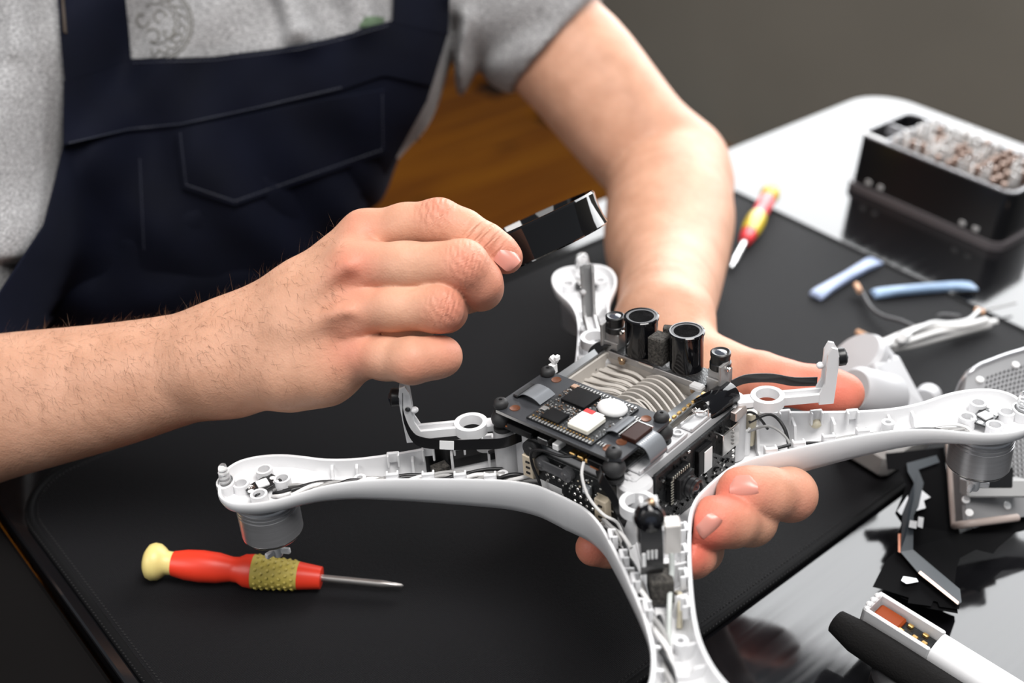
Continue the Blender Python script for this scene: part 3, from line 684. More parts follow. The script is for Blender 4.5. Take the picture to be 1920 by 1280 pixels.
Do = field(go, trs, loft_d(XO, YO, ZO, TR, .013).astype(np.float32), pad=.06)
ca, cb_ = cc(800, 238, .86), cc(10, 545, .80); cdir = nrm(cb_ - ca); pn = nrm(np.cross(cdir, np.array([0, 0, 1.])));  pn = pn if pn[1] < 0 else -pn
Do = Do + folds(XO, YO * .6, ZO) * 1.3
for f in ((150, 560, 380, 600, .02, -.006), (30, 600, 160, 560, .014, -.007), (420, 480, 640, 420, .016, .006), (300, 560, 520, 500, .014, -.006)): Do = Do + deep_fold(XO, YO, *f, d=.8)
Do = np.maximum(Do, planef(go, ca, pn)); Vo, Qo = surface(go, Do.astype(np.float32)); Vo = relax(Vo, Qo, 1)
overalls = mesh_from('overalls', toP(Vo), Qo, NAVY, person)
def ruled(rows, na, nb, lift, th, name, m=NAVY, parent=None):
    """cloth panel through polylines of pixels, laid on the shirt"""
    def poly(P, n):
        P = np.array(P, float); s = np.concatenate([[0], np.cumsum(np.linalg.norm(np.diff(P, axis=0), axis=1))]); q = np.linspace(0, s[-1], n)
        return np.stack([np.interp(q, s, P[:, 0]), np.interp(q, s, P[:, 1])], 1)
    A = np.array([poly(r, na) for r in rows]); k = np.linspace(0, len(rows) - 1, nb); G = np.zeros((na, nb, 2))
    for i in range(na):
        for c in range(2): G[i, :, c] = np.interp(k, np.arange(len(rows)), A[:, i, c])
    P = cast(G[..., 0], G[..., 1], lift); b = MB(); b.sheet(toP(P.reshape(-1, 3)).reshape(na, nb, 3), th, side=-RW[:, 2]); return b.build(name, m, parent or person, 60)
bib = ruled([[(122, 150), (245, 111), (400, 106), (560, 86), (650, 64), (736, 38), (838, 62)], [(120, 272), (240, 250), (400, 240), (560, 215), (680, 190), (798, 190)], [(84, 420), (240, 400), (400, 390), (560, 360), (640, 330), (742, 292)], [(22, 515), (150, 520), (300, 520), (480, 470), (600, 420), (694, 376)], [(-60, 640), (150, 660), (300, 660), (480, 600), (540, 540), (600, 500)]], 80, 70, .0065, .0018, 'bib')
ruled([[(121, 152), (245, 112), (400, 107), (560, 87), (650, 65), (736, 39), (836, 64)], [(119, 272), (240, 246), (340, 236), (480, 206), (640, 168), (720, 140), (808, 160)]], 60, 14, .0086, .0016, 'bib_band', parent=bib)
ruled([[(256, 292), (340, 295), (500, 300), (715, 270)], [(264, 560), (380, 590), (520, 560), (640, 440)]], 40, 30, .0082, .0012, 'chest_pocket', parent=bib)
ruled([[(332, 244), (460, 216), (600, 188), (722, 167)], [(343, 352), (440, 385), (580, 336), (724, 286)]], 40, 22, .0108, .0020, 'pocket_flap', parent=bib)
ruled([[(88, -190), (215, -190)], [(124, 152), (246, 112)]], 14, 40, .0085, .0022, 'strap', parent=bib)
ruled([[(745, -190), (850, -190)], [(737, 42), (838, 66)]], 14, 30, .0085, .0022, 'strap', parent=bib)
ruled([[(100, -190), (106, -190)], [(119, 60), (125, 64)]], 4, 40, .0102, .0010, 'strap_edge', mat('brown_braid', (.03, .018, .010), .7), parent=bib)
# stitch lines on the bib, each a row of thread
def seam(P, lift, step=7.5, name='stitching'):
    P = np.array(P, float); s = np.concatenate([[0], np.cumsum(np.linalg.norm(np.diff(P, axis=0), axis=1))]); q = np.arange(0, s[-1], step)
    A = np.stack([np.interp(q, s, P[:, 0]), np.interp(q, s, P[:, 1])], 1); B = np.stack([np.interp(q + step * .55, s, P[:, 0]), np.interp(q + step * .55, s, P[:, 1])], 1)
    a = toP(cast(A[:, 0], A[:, 1], lift)); b_ = toP(cast(B[:, 0], B[:, 1], lift)); m = MB()
    for p, r in zip(a, b_): m.tube([p, r], .00028, 4)
    tag(m.build(name, mat('navy_thread', (.05, .055, .08), .6), bib), kind='stuff')
seam([(130, 268), (240, 242), (340, 232), (480, 202), (640, 164)], .0098)
seam([(250, 118), (400, 113), (560, 93), (650, 71), (730, 47)], .0098)
seam([(338, 250), (349, 346), (440, 377), (580, 328), (718, 280), (717, 176)], .0122)
seam([(262, 298), (270, 470)], .0092)
# faded round print on the chest of the shirt
pr = MB()
def arc_px(cx, cy, r, a0, a1, w_, n=40, sq=1.0):
    a = np.radians(np.linspace(a0, a1, n)); G = []
    for k, rr in enumerate((r - w_ / 2, r + w_ / 2)): G.append(cast(cx + rr * np.cos(a), cy + sq * rr * np.sin(a), .0006))
    pr.sheet(toP(np.array(G).reshape(-1, 3)).reshape(2, n, 3), .0004, side=-RW[:, 2])
for r, w_ in ((70, 2.2), (64, 1.6), (38, 1.6)): arc_px(291, 44, r, -115, 100, w_)
for k in range(9):
    t = math.radians(-70 + k * 20); x, y = 291 + 51 * math.cos(t), 44 + 51 * math.sin(t); arc_px(x, y, 7, 40 * k, 40 * k + 260, 2.2, 14)
for (x, y, r, a) in ((268, 38, 12, 0), (300, 30, 11, 90), (286, 66, 12, 200), (318, 62, 10, 300)): arc_px(x, y, r, a, a + 280, 2.4, 16)
pr.build('shirt_print', mat('faded_print', (.16, .155, .14), .9), person)
gp = MB(); 
def blob_px(P, lift, m, name):
    n = len(P); c = np.mean(P, 0); A = np.array(P); G = [cast(np.full(n + 1, c[0]) + s * (np.append(A[:, 0], A[0, 0]) - c[0]), np.full(n + 1, c[1]) + s * (np.append(A[:, 1], A[0, 1]) - c[1]), lift) for s in (.02, .35, .7, 1)]
    b = MB(); b.sheet(toP(np.array(G).reshape(-1, 3)).reshape(4, n + 1, 3), .0003, side=-RW[:, 2]); b.build(name, m, person)
blob_px([(672, 50), (684, 32), (704, 30), (722, 34), (714, 50), (692, 58)], .0006, mat('green_print', (.10, .15, .09), .9), 'shirt_print')
# shoes
for sx in (-1, 1):
    a = c2w(hip + acr * .105 * sx); f = np.array([a[0], a[1], FLOOR_Z]) + DV * -.03
    L_ = [(-.10, .032, .04), (-.04, .038, .085), (.03, .042, .070), (.10, .046, .05), (.16, .036, .036), (.18, .012, .022)]; b = MB(); V = []; F = []
    for (y, wd, hh) in L_:
        for k in range(10):
            t = 2 * math.pi * k / 10; q = f + DV * y + DU * wd * math.cos(t) + np.array([0, 0, .0125 + max(0, hh / 2 + hh / 2 * math.sin(t))]); V.append(q)
    for i in range(5):
        for k in range(10): F.append((i * 10 + k, i * 10 + (k + 1) % 10, (i + 1) * 10 + (k + 1) % 10, (i + 1) * 10 + k))
    F += [tuple(reversed(range(10))), tuple(range(50, 60))]; b.add([PI4[:3, :3] @ v + PI4[:3, 3] for v in V], F); b.build('shoe', mat('black_shoe', (.012, .011, .011), .5), person, 60)
# ================================================================== the drone, upside down with its cover off; body axes in mm
drone = empty('drone', TD, RE); tag(drone, 'white quadcopter drone opened up with circuit boards showing, held in one hand', 'drone')
class DB(MB):
    def mesh(s, name, m, smooth=None):
        s.v = [(x * .001, y * .001, z * .001) for x, y, z in s.v]; return MB.mesh(s, name, m, smooth)
def bl(px, py, z):
    """pixel -> body axes (mm) at body height z"""
    r = RE.T @ ray(px, py); c = RE.T @ (CAMP - TD); t = (z * .001 - c[2]) / r[2]; return (c + r * t) * 1000
WHITE = mat('white_shell_plastic', (.74, .74, .75), .28, spec=.5, noise=(90, .015), sss=(.06, (1, 1, 1), .002))
LGREY = mat('light_grey_plastic', (.56, .56, .57), .42)
GREY = mat('magnesium_grey', (.36, .35, .345), .38, .55, noise=(120, .06))
DGREY = mat('dark_grey_plastic', (.045, .046, .05), .45)
BLACK = mat('black_plastic', (.008, .008, .009), .35)
GLOSSB = mat('gloss_black', (.004, .004, .005), .08)
RUB = mat('black_rubber', (.018, .018, .019), .6)
ALU = mat('brushed_aluminium', (.52, .52, .535), .30, .75, noise=(40, .06, (1, 1, 30)))
ALUD = mat('dark_groove', (.05, .05, .05), .5)
STEEL = mat('polished_steel', (.72, .71, .69), .2, 1)
GOLD = mat('gold_pads', (.78, .50, .19), .3, 1)
SOLDER = mat('solder', (.78, .77, .75), .28, 1)
PCB = mat('black_pcb', (.012, .013, .014), .32, noise=(220, .5), bump=(900, .35))
PCBG = mat('grey_plate', (.034, .036, .041), .42, 0, noise=(60, .2))
CHIP = mat('chip_black', (.006, .006, .0065), .22, spec=.3)
BEIGE = mat('beige_connector', (.62, .53, .40), .5)
FOAM = mat('dark_foam', (.045, .041, .036), .95, noise=(700, .8), bump=(700, 1.0))
PUTTY = mat('white_putty', (.60, .60, .60), .6, bump=(250, .3))
LABELW = mat('white_label', (.85, .85, .85), .45)
AMBER = mat('amber_film', (.30, .055, .018), .25)
CLEAR = mat('clear_plastic', (.95, .96, .97), .06, trans=.92, ior=1.45)
GLASSK = mat('lens_glass', (.01, .012, .018), .03, spec=.9)
WIREB = mat('wire_black', (.010, .010, .011), .4); WIREW = mat('wire_white', (.74, .73, .72), .45); WIREG = mat('wire_grey', (.30, .295, .29), .45)
GLUE = mat('yellowed_glue', (.55, .50, .38), .35, sss=(.3, (1, .9, .6), .002))
RED = mat('red_dot', (.55, .02, .02), .5)
# ---- shell: one moulding with four arms
half = spline(WT, 60); half[0] = WT[0]; half[-1] = WT[-1]
arm = list(map(tuple, half)) + [(t, -w_) for t, w_ in half[-2:0:-1]]
ARMD = [np.array([-1, -1]) * S2, np.array([1, -1]) * S2, np.array([1, 1]) * S2, np.array([-1, 1]) * S2]     # left, front, right, back
out2 = []; tt = []
for d in ARMD:
    p = np.array([d[1], -d[0]])
    for (t, w_) in arm: out2.append(d * t + p * w_); tt.append(t)
out2 = np.array(out2); tt = np.array(tt); A2 = np.sum(out2[:, 0] * np.roll(out2[:, 1], -1) - np.roll(out2[:, 0], -1) * out2[:, 1])
if A2 < 0: out2 = out2[::-1]; tt = tt[::-1]
tg = np.roll(out2, -1, 0) - np.roll(out2, 1, 0); tg /= np.linalg.norm(tg, axis=1, keepdims=True); inw = np.stack([-tg[:, 1], tg[:, 0]], 1)
dz = DEPTH(tt); N = len(out2)
prof = [(1.7, 0, 0), (.35, .25, 0), (0, -.2, -.02), (.15, 0, -.35), (1.1, 0, -.7), (3.0, 0, -.92), (6, 0, -1)]
inner = [(7.2, 1.5, -1), (4.6, 1.4, -.92), (2.8, .4, -.7), (1.9, 0, -.35), (1.7, 0, 0)]
V = []; F = []
for (ins, za, zf) in prof[1:] + inner:
    for i in range(N): q = out2[i] + inw[i] * ins; V.append((q[0], q[1], za + zf * dz[i]))
K = len(prof) - 1 + len(inner)
for k in range(K):
    if k == len(prof) - 2: continue
    k2 = (k + 1) % K
    for i in range(N): j = (i + 1) % N; F.append((k * N + j, k * N + i, k2 * N + i, k2 * N + j))
a = (len(prof) - 2) * N; F.append(tuple(a + i for i in reversed(range(N)))); F.append(tuple(a + N + i for i in range(N)))
sh = DB(); sh.add(V, F); shell = sh.build('shell', WHITE, drone, 40)
def armpt(k, t, w_, z): d = ARMD[k]; p = np.array([d[1], -d[0]]); q = d * t + p * w_; return np.array([q[0], q[1], z])
def armR(k): d = ARMD[k]; p = np.array([d[1], -d[0]]); return np.array([[d[0], -p[0], 0], [d[1], -p[1], 0], [0, 0, 1]])
def wid(t): return np.interp(t, [q[0] for q in WT], [q[1] for q in WT])
# rim clips, ribs, posts inside the arms (each its own piece)
for k in range(4):
    R = armR(k)
    for t in (66, 80, 95, 112):
        for s in (-1, 1):
            w_ = wid(t) - 2.6; b = DB(); b.box(armpt(k, t, s * w_, -.4), (6, 1.8, 5.6), R, bev=.4); b.box(armpt(k, t + 2.5, s * (w_ - 1.3), -1.4), (1.0, 3.2, 7), R, bev=.3); b.box(armpt(k, t - 2.5, s * (w_ - 1.3), -1.4), (1.0, 3.2, 7), R, bev=.3)
            b.build('clip', WHITE, shell)
    for t in (66, 84, 103, 130, 142):
        w_ = wid(t) - 1.2; D_ = DEPTH(t); z0 = -D_ + 1.0; P = [(-w_ + 5.5, z0), (w_ - 5.5, z0), (w_ - 2.2, -.8 * D_), (w_ - .6, -.45 * D_), (w_, -2.2), (w_ * .62, -3.0), (w_ * .45, z0 + 3.4), (-w_ * .30, z0 + 3.4), (-w_ * .5, -3.4), (-w_, -2.2), (-w_ + .6, -.45 * D_), (-w_ + 2.2, -.8 * D_)]
        d = ARMD[k]; p = np.array([d[1], -d[0]])
        def fn(q, d=d, p=p, t=t): r = d * (t + q[2]) + p * q[0]; return np.array([r[0], r[1], q[1]])
        DB().prism(P, -.6, .6, fn).build('rib', WHITE, shell)
    c = armpt(k, 128, -2.5, 0); b = DB(); b.tubering((c[0], c[1], -13), (c[0], c[1], -2.6), 3.0, 1.5, 18); b.build('screw_post', WHITE, shell, 40)
    c = armpt(k, 60, -9, 0); b = DB(); b.tubering((c[0], c[1], -18), (c[0], c[1], -3), 2.6, 1.2, 16); b.build('screw_post', WHITE, shell, 40)
    # motor pod: four tube posts
    for (dt, dw) in ((9.8, 0), (-9.8, 1), (0, 9.8), (0, -9.8)):
        c = armpt(k, 175 + dt, dw, 0); b = DB(); b.tubering((c[0], c[1], -7.6), (c[0], c[1], -1.2), 4.1, 2.9, 20); b.build('tube_post', WHITE, shell, 40)
# ---- motors
for k in range(4):
    c = armpt(k, 174.6, 0, 0); o = (c[0], c[1], 0); mo_ = empty('motor'); mo_.parent = drone; mo_.matrix_local = Matrix.Identity(4)
    b = DB(); b.lathe([(0, -33.6), (9.5, -33.6), (13.6, -32.6), (14.6, -31.2), (14.6, -30.6), (15, -30.2), (15, -16.6), (14.4, -16.4), (14.4, -15.8), (15, -15.6), (15, -14.6), (14.4, -14.4), (14.4, -13.8), (15, -13.6), (15, -12.8), (14.3, -12.6), (14.3, -12), (14.8, -11.7), (14.5, -10.8), (12.5, -9.6), (11, -8.2), (0, -8.2)], o, n=48); b.build('motor_can', ALU, mo_, 35)
    b = DB(); b.tubering((c[0], c[1], -31.1), (c[0], c[1], -30.55), 14.85, 14.2, 48); b.build('motor_rim', STEEL, mo_, 35)
    b = DB()
    for a_ in range(3): q = 2.094 * a_ + .5; b.box((c[0] + 4.4 * math.cos(q), c[1] + 4.4 * math.sin(q), -43.5), (5, 2.4, 3.2), np.array([[math.cos(q), -math.sin(q), 0], [math.sin(q), math.cos(q), 0], [0, 0, 1]]), bev=.5)
    b.lathe([(0, -47), (2.2, -47), (2.6, -46), (2.6, -33.4), (0, -33.4)], o, n=16); b.build('propeller_lock', WHITE, mo_, 40)
    # light board in the pod
    R = armR(k); a_ = math.radians(25); Rt = R @ np.array([[math.cos(a_), -math.sin(a_), 0], [math.sin(a_), math.cos(a_), 0], [0, 0, 1]])
    lb = DB().box((c[0], c[1], -3.4), (16, 9.5, .9), R @ np.array([[.72, -.69, 0], [.69, .72, 0], [0, 0, 1]]), bev=.2).build('light_board', PCB, drone)
    DB().box((c[0], c[1], -2.5), (5.6, 5.6, 1.5), Rt, bev=.4).build('led', LABELW, lb)
    for (x, y) in ((-6, 1.6), (5.8, -1.4), (-5.6, -2.2), (6.6, 2)):
        q = np.array([c[0], c[1], -3.0]) + Rt @ np.array([x, y, 0]); DB().lathe([(0, .2), (1.3, .15), (1.5, 0), (0, 0)][::-1], q, n=12).build('solder_dot', LABELW, lb, 50)
    for x in range(4): q = np.array([c[0], c[1], -2.9]) + Rt @ np.array([4.2 + x * .9, -.2 + (x % 2) * .4, 0]); DB().box(q, (.5, 2.6, .5), Rt).build('lead', SOLDER, lb)
    # clear lamp cover at the tip
    q = armpt(k, 192, 1, 0); b = DB(); b.lathe([(4.2, -6), (4.6, 0), (4.2, 4), (3.2, 8.5), (1.6, 9.5), (0, 9.5)], q, R @ np.diag([.6, 1, 1]), n=14); lc = b.build('lamp_cover', CLEAR, drone, 60)
    b = DB()
    for z in (-2, .5, 3, 5): b.tubering((q[0], q[1], z), (q[0], q[1], z + .6), 2.6, 1.2, 10)
    b.build('reflector', LABELW, lc)
    b = DB(); b.lathe([(5.6, -7.5), (6.4, -3), (6.2, 0), (5.0, .3), (4.8, -3), (0, -3)], q, R @ np.diag([.72, 1, 1]), n=18); b.build('lamp_socket', WHITE, drone, 40)
# ---- wires lying in the arms
def wire(pts, r, m, n=46, name='wire', parent=None): b = DB(); b.tube(spline(pts, n), r, 7); return b.build(name, m, parent or drone, 60)
def twisted(k, t0, t1, w_, z, cols, r=.95, pitch=20, rad=1.25, ph=0):
    for i, m in enumerate(cols):
        P = []
        for s in np.linspace(0, 1, 60):
            t = t0 + (t1 - t0) * s; a_ = 2 * math.pi * t / pitch + 2 * math.pi * i / len(cols) + ph; ww = w_ * wid(t) if abs(w_) <= 1 else w_
            q = armpt(k, t, ww + rad * math.cos(a_), z + .12 * (20 - DEPTH(t)) + rad * math.sin(a_)); P.append(q)
        b = DB(); b.tube(P, r, 7); b.build('wire', m, drone, 60)
twisted(0, 42, 160, -.50, -4.6, (WIREB, WIREW, WIREG), 1.15, 26, 1.35, ph=.6)
twisted(0, 60, 165, -.12, -6.5, (WIREG, WIREB), 1.0, 40, 1.1)
twisted(1, 48, 112, .62, -5.5, (WIREW, WIREG, WIREB), 1.2, 30, 1.5)
twisted(1, 112, 170, .40, -5.7, (WIREW, WIREG, WIREB), 1.2, 30, 1.5)
twisted(2, 70, 162, .35, -7.0, (WIREB, WIREG), .8, 60, 1.6)
wire([armpt(2, 66, 4, -14), armpt(2, 84, 3, -9), armpt(2, 104, 3, -5.5), armpt(2, 124, 0, -7), armpt(2, 146, 2, -6.5), armpt(2, 158, 5, -5), armpt(2, 164, 7.5, -5.5)], .8, WIREG)
wire([armpt(2, 122, -1, -8), armpt(2, 142, 1, -6), armpt(2, 156, 3, -3.6), armpt(2, 163, 6, -4), armpt(2, 165, 8, -6)], .8, WIREW)
twisted(3, 60, 158, .2, -9.5, (WIREW, WIREB), .9, 30, 1.2)
for (dw, m, z) in ((-3, WIREB, -5.0), (-5.5, WIREW, -4.6), (-1, WIREG, -4.4)):
    wire([armpt(0, 150, dw, -7.5), armpt(0, 158, dw * 1.2, z), armpt(0, 165, dw * 1.4, z - .4), armpt(0, 170, dw, z - 2)], .8, m)
# ---- inner frame
fr = DB()
def fbox(x0, x1, y0, y1, z0, z1, bev=.6): fr.box(((x0 + x1) / 2, (y0 + y1) / 2, (z0 + z1) / 2), (x1 - x0, y1 - y0, z1 - z0), bev=bev)
fbox(-45, 31, -38, 46, -20, 10)
fbox(-45, 31, -38.6, -35, 10, 17); fbox(-45, -41.5, -38, 46, 10, 17); fbox(26.5, 33.5, -38, 46, 10, 17, 1); fbox(-45, 31, 43, 46.5, 10, 17)
fbox(29, 36, -30, 40, -20, -4, 1)
frm = fr.build('inner_frame', LGREY, drone)
for (x, y, s) in ((32, -36, 8), (-43, -36, 7), (-43, 43, 7), (31, 44, 7)):
    b = DB(); b.lathe([(s, -18), (s, 14), (s - 1.2, 15.4), (0, 15.4)], (x, y, 0), n=24); b.build('corner_column', LGREY, drone, 40)
# trough and walls on the right-hand rail of the frame
for (y0, y1) in ((-34, -16), (-13, 3), (6, 22)):
    b = DB(); b.box((30, (y0 + y1) / 2, 17.6), (6.4, y1 - y0, 1.2), bev=.4); b.box((27.2, (y0 + y1) / 2, 18.6), (1, y1 - y0, 2.6), bev=.3); b.box((33, (y0 + y1) / 2, 18.2), (1, y1 - y0, 2.0), bev=.3); b.lathe([(0, 17.5), (2.6, 17.5), (2.6, 19.6), (1.6, 19.6), (1.4, 18), (0, 18)], (30, y1 - 3, 0), n=14); b.build('rail_trough', LGREY, drone)
# springy contact wire on the rail
wire([(27, 8, 19), (29, 11, 22), (31.5, 12, 24.5), (30.2, 13.6, 25.4), (29.4, 12.4, 24.2), (32, 16, 22.5), (33.4, 19, 22.8), (33.4, 19.4, 19)], .42, STEEL, name='contact_spring')
# ---- heat sink tray
HX0, HX1, HY0, HY1 = -42, 19, -4, 42
TAN = mat('cast_heatsink', (.47, .44, .405), .5, 0, noise=(70, .06))
b = DB(); b.box(((HX0 + HX1) / 2, (HY0 + HY1) / 2, 10.6), (HX1 - HX0, HY1 - HY0, 1.4), bev=.3); hs = b.build('heat_sink', TAN, drone)
for (x0, x1, y0, y1) in ((HX0, HX1, HY1 - 3.6, HY1), (HX0, HX0 + 2.0, HY0, HY1)):
    DB().box(((x0 + x1) / 2, (y0 + y1) / 2, 15), (x1 - x0, y1 - y0, 8), bev=.4).build('tray_wall', TAN, hs)
DB().box((HX0 - 1.4, 20, 20), (5.4, 36, 1.6), bev=.4).build('side_rail', mat('steel_rail', (.42, .43, .44), .34, .9), drone)
DB().box((HX1 + 1.6, 16, 19.6), (6.2, 36, 1.4), bev=.4).build('side_rail', MATS['steel_rail'], drone)
b = DB()
for k in range(9):
    b.box((HX1 + 3.4, 0 + k * 4.0, 20.7), (1.6, 2.2, .9), bev=.2)
tag(b.build('rail_components', GOLD, drone), kind='stuff')
for i in range(7):      # curved fins: rise in a hump and fan out to the right
    P = []; y_ = 37 - i * 3.9
    for s in np.linspace(0, 1, 22):
        x = -14 + i * -.2 + (31 + 0 * i) * s; y = y_ - 2.2 * math.sin(s * 1.2) + (-5.5 * s * s); z = 11.4 + 7.6 * math.sin(math.pi * (.12 + .86 * s) ** .9) ** 1.0 if s < 1 else 11.6; P.append((x, y, max(11.3, z)))
    V = []; F = []
    for j, (x, y, z) in enumerate(P):
        for (dy, zz) in ((-.95, 10.8), (-.6, z), (.6, z), (.95, 10.8)): V.append((x, y + dy, zz))
    for j in range(len(P) - 1):
        for q in range(3): F.append((j * 4 + q, j * 4 + q + 1, j * 4 + 5 + q, j * 4 + 4 + q))
    F += [(3, 2, 1, 0), tuple((len(P) - 1) * 4 + q for q in range(4))]
    b = DB(); b.add(V, F); b.build('fin', TAN, hs, 50)
for i in range(5):      # low ridges that sweep in from the left wall
    P = spline([(-40, 38 - i * 6, 12), (-30, 36.5 - i * 5.4, 13.4), (-20, 36 - i * 4.6, 14.2), (-13, 35 - i * 4, 12.2)], 14); b = DB(); b.tube(P, 1.0, 6, flat=.9); b.build('ridge', TAN, hs, 60)
for i in range(2): DB().prism([(0, 0), (6, 0), (3.4, 5.5)], -.5, .5, lambda q, i=i: np.array([3 + i * 7 + q[0], 2.2 + i * .8 + q[2], 11 + q[1]])).build('gusset', TAN, hs)
for i in range(2):
    P = spline([(-12 + i * 2, 2 + i * 4, 11.5), (-10 + i * 2, 7 + i * 3.4, 15.5), (0, 10.5 + i * 3.4, 17.2), (9, 7 + i * 3.4, 15), (14, 2.5 + i * 3.4, 11.5)], 18); b = DB(); b.tube(P, .8, 6, flat=1.6); b.build('arched_rib', TAN, hs, 60)
# ---- upper board on rubber dampers
PX0, PX1, PY0, PY1, PZ = -42.5, 30.5, -46, -5.5, 30
hole = lambda x, y, r, n=14: [(x + r * math.cos(2 * math.pi * i / n), y + r * math.sin(2 * math.pi * i / n)) for i in range(n)]
b = DB(); b.prism([(PX0 + 3, PY0), (PX1 - 5, PY0), (PX1, PY0 + 3), (PX1, PY1 - 2), (PX1 - 2, PY1), (PX0 + 2, PY1), (PX0, PY1 - 3), (PX0, PY0 + 4)], PZ - 1.5, PZ); plate = b.build('upper_board', PCBG, drone)
DB().prism([(PX0 + 3, PY0 - .1), (PX1 - 5, PY0 - .1), (PX1 - 4.8, PY0 + .4), (PX0 + 3, PY0 + .4)], PZ - 1.6, PZ - .1).build('board_edge', SOLDER, plate)
def ball(b, c, r, sq=.85, n=18): b.lathe([(0, -r * sq), (r * .6, -r * sq * .8), (r * .95, -r * sq * .3), (r, 0), (r * .95, r * sq * .3), (r * .6, r * sq * .8), (0, r * sq)], c, n=n)
for (x, y) in ((-39.5, -42.5), (27, -8.5), (26, -42.5), (-39.5, -8.5)):
    b = DB(); b.lathe([(0, 30), (3.2, 30), (3.7, 31.2), (3.2, 32.6), (2.7, 33.4), (1.6, 33.8), (.9, 33.8), (.8, 32.6), (0, 32.6)], (x, y, 0), n=18); dm = b.build('damper', RUB, drone, 50)
    b = DB(); ball(b, (x, y, 23.4), 5.2, 1.0); b.build('damper_ball', RUB, dm, 60)
    b = DB(); b.tubering((x, y, 17.2), (x, y, 18.8), 4.4, 2.0, 18); b.build('damper_ring', RUB, dm, 50)
for (x, y) in ((-33, -40), (21, -12), (21, -40), (-33, -10), (23, -33)):
    b = DB(); b.lathe([(0, 30.05), (1.7, 30.05), (2.4, 30.3), (2.5, 30.02)], (x, y, 0), n=16); b.build('hole_rim', mat('copper_hole', (.16, .06, .03), .4, .4), plate, 40)
# radio module on the board
MX0, MX1, MY0, MY1 = -23, 14.5, -43.5, -8.5
mod = DB().box(((MX0 + MX1) / 2, (MY0 + MY1) / 2, 30.6), (MX1 - MX0, MY1 - MY0, 1.2), bev=.1).build('radio_module', PCB, drone)
pad = DB().box((0, 0, 0), (1.0, 1.7, .5), bev=.12).mesh('solder_pad', SOLDER)
for i in range(20):
    part('solder_pad', pad, mod, np.array([MX0 + 2 + i * 1.8, MY0 + .9, 31.3]) * .001); part('solder_pad', pad, mod, np.array([MX0 + 2 + i * 1.8, MY1 - .8, 31.3]) * .001)
pad2 = DB().box((0, 0, 0), (.8, .8, .35), bev=.1).mesh('gold_pad', GOLD)
for i in range(20): part('gold_pad', pad2, mod, np.array([MX0 + 2 + i * 1.8, MY0 + 2.8, 31.3]) * .001)
DB().box((-11.5, -18, 31.9), (14, 12.5, 1.5), bev=.25).build('chip', CHIP, mod)
DB().box((-12, -36.2, 31.8), (10.5, 8.5, 1.3), bev=.25).build('chip', CHIP, mod)
b = DB(); b.lathe([(6.6, 0), (7, 1.2), (6.2, 2.4), (3.5, 2.9), (0, 2.9)], (5.4, -16.4, 31.2), np.diag([1.1, .86, 1]), n=20); b.build('putty', PUTTY, mod, 60)
DB().box((3.4, -32.6, 32.5), (11.5, 13.5, 2.6), bev=.4).build('shield_can', mat('putty_can', (.72, .70, .62), .5), mod)
DB().box((3.0, -33.2, 33.9), (10.6, 9.6, .25)).build('sticker', LABELW, mod)
DB().box((.4, -26.6, 33.95), (5.0, 2.6, .3)).build('sticker', RED, mod)
DB().box((5.6, -26.6, 33.95), (4.6, 2.6, .3)).build('sticker', LABELW, mod)
DB().box((-20, -11.6, 31.8), (3.4, 2.6, 1.2), bev=.2).build('crystal', mat('copper_can', (.55, .36, .26), .4, .6), mod)
DB().box((-20, -34, 31.7), (3.2, 3.0, 1.0), bev=.2).build('crystal', SOLDER, mod)
rng = random.Random(3); b = DB(); b2 = DB()
for i in range(420):
    x = rng.uniform(MX0 + 1, MX1 - 1); y = rng.uniform(MY0 + 4, MY1 - 2.2)
    if -19 < x < -4 and -25 < y < -11: continue
    if -18 < x < -6 and -41 < y < -31.6: continue
    if -3 < x < 12.6 and -40 < y < -9: continue
    (b if rng.random() < .6 else b2).box((x, y, 31.45), (rng.uniform(.5, 1.2), rng.uniform(.4, .7), .6), bev=.1)
tag(b.build('tiny_components', SOLDER, mod), kind='stuff'); tag(b2.build('tiny_components', mat('component_brown', (.12, .07, .04), .4), mod), kind='stuff')
# flat cables folded over the board
def ribbon(P, w_dir, width, m, name, parent=None, th=.35, n=26):
    P = spline(P, n); wv = nrm(w_dir); G = np.stack([P - wv * width / 2, P + wv * width / 2], 1); b = DB(); b.sheet(G, th); return b.build(name, m, parent or drone, 50)
FLEX = mat('grey_flex', (.19, .20, .215), .22, .25); FLEXK = mat('black_flex', (.010, .010, .011), .25)
ribbon([(-24, -27, 31.2), (-28, -27, 33.0), (-34, -27, 33.2), (-38, -27, 30.6)], (0, 1, 0), 11, FLEX, 'flat_cable')
DB().box((-38.6, -27, 30.9), (3, 13, 1.6), bev=.4).build('cable_clamp', BLACK, plate)
ribbon([(13.5, -25, 31.2), (17, -25, 33.0), (20, -25, 33.2)], (0, 1, 0), 14, FLEX, 'flat_cable')
cn = DB().box((25.4, -25, 31.4), (8, 12.5, 2.4), bev=.3).build('flat_cable_connector', mat('brown_connector', (.028, .009, .006), .35, spec=.2), drone)
b = DB(); b.box((21, -25, 32.2), (.7, 14, 1.2)); b.box((25, -18.4, 32.2), (8.4, .6, .8)); b.build('metal_latch', STEEL, cn)
for i in range(9): DB().box((30.4, -30.0 + i * 1.25, 30.6), (2.6, .55, .5), bev=.1).build('pin', SOLDER, cn)
ribbon([(29.5, -25, 30.8), (34.5, -25, 29.6), (37, -25, 24), (33.5, -25, 18.5)], (0, 1, 0), 12.5, FLEX, 'flat_cable')
b = DB()
for i, (x, y) in enumerate(((16, -40), (17.6, -40), (19.2, -40), (17, -15), (18.6, -15.4), (20.2, -15.8), (13.5, -20))): b.box((x, y, 30.6), (.7, 2.4, 1.0), bev=.15)
tag(b.build('board_pins', SOLDER, plate), kind='stuff')
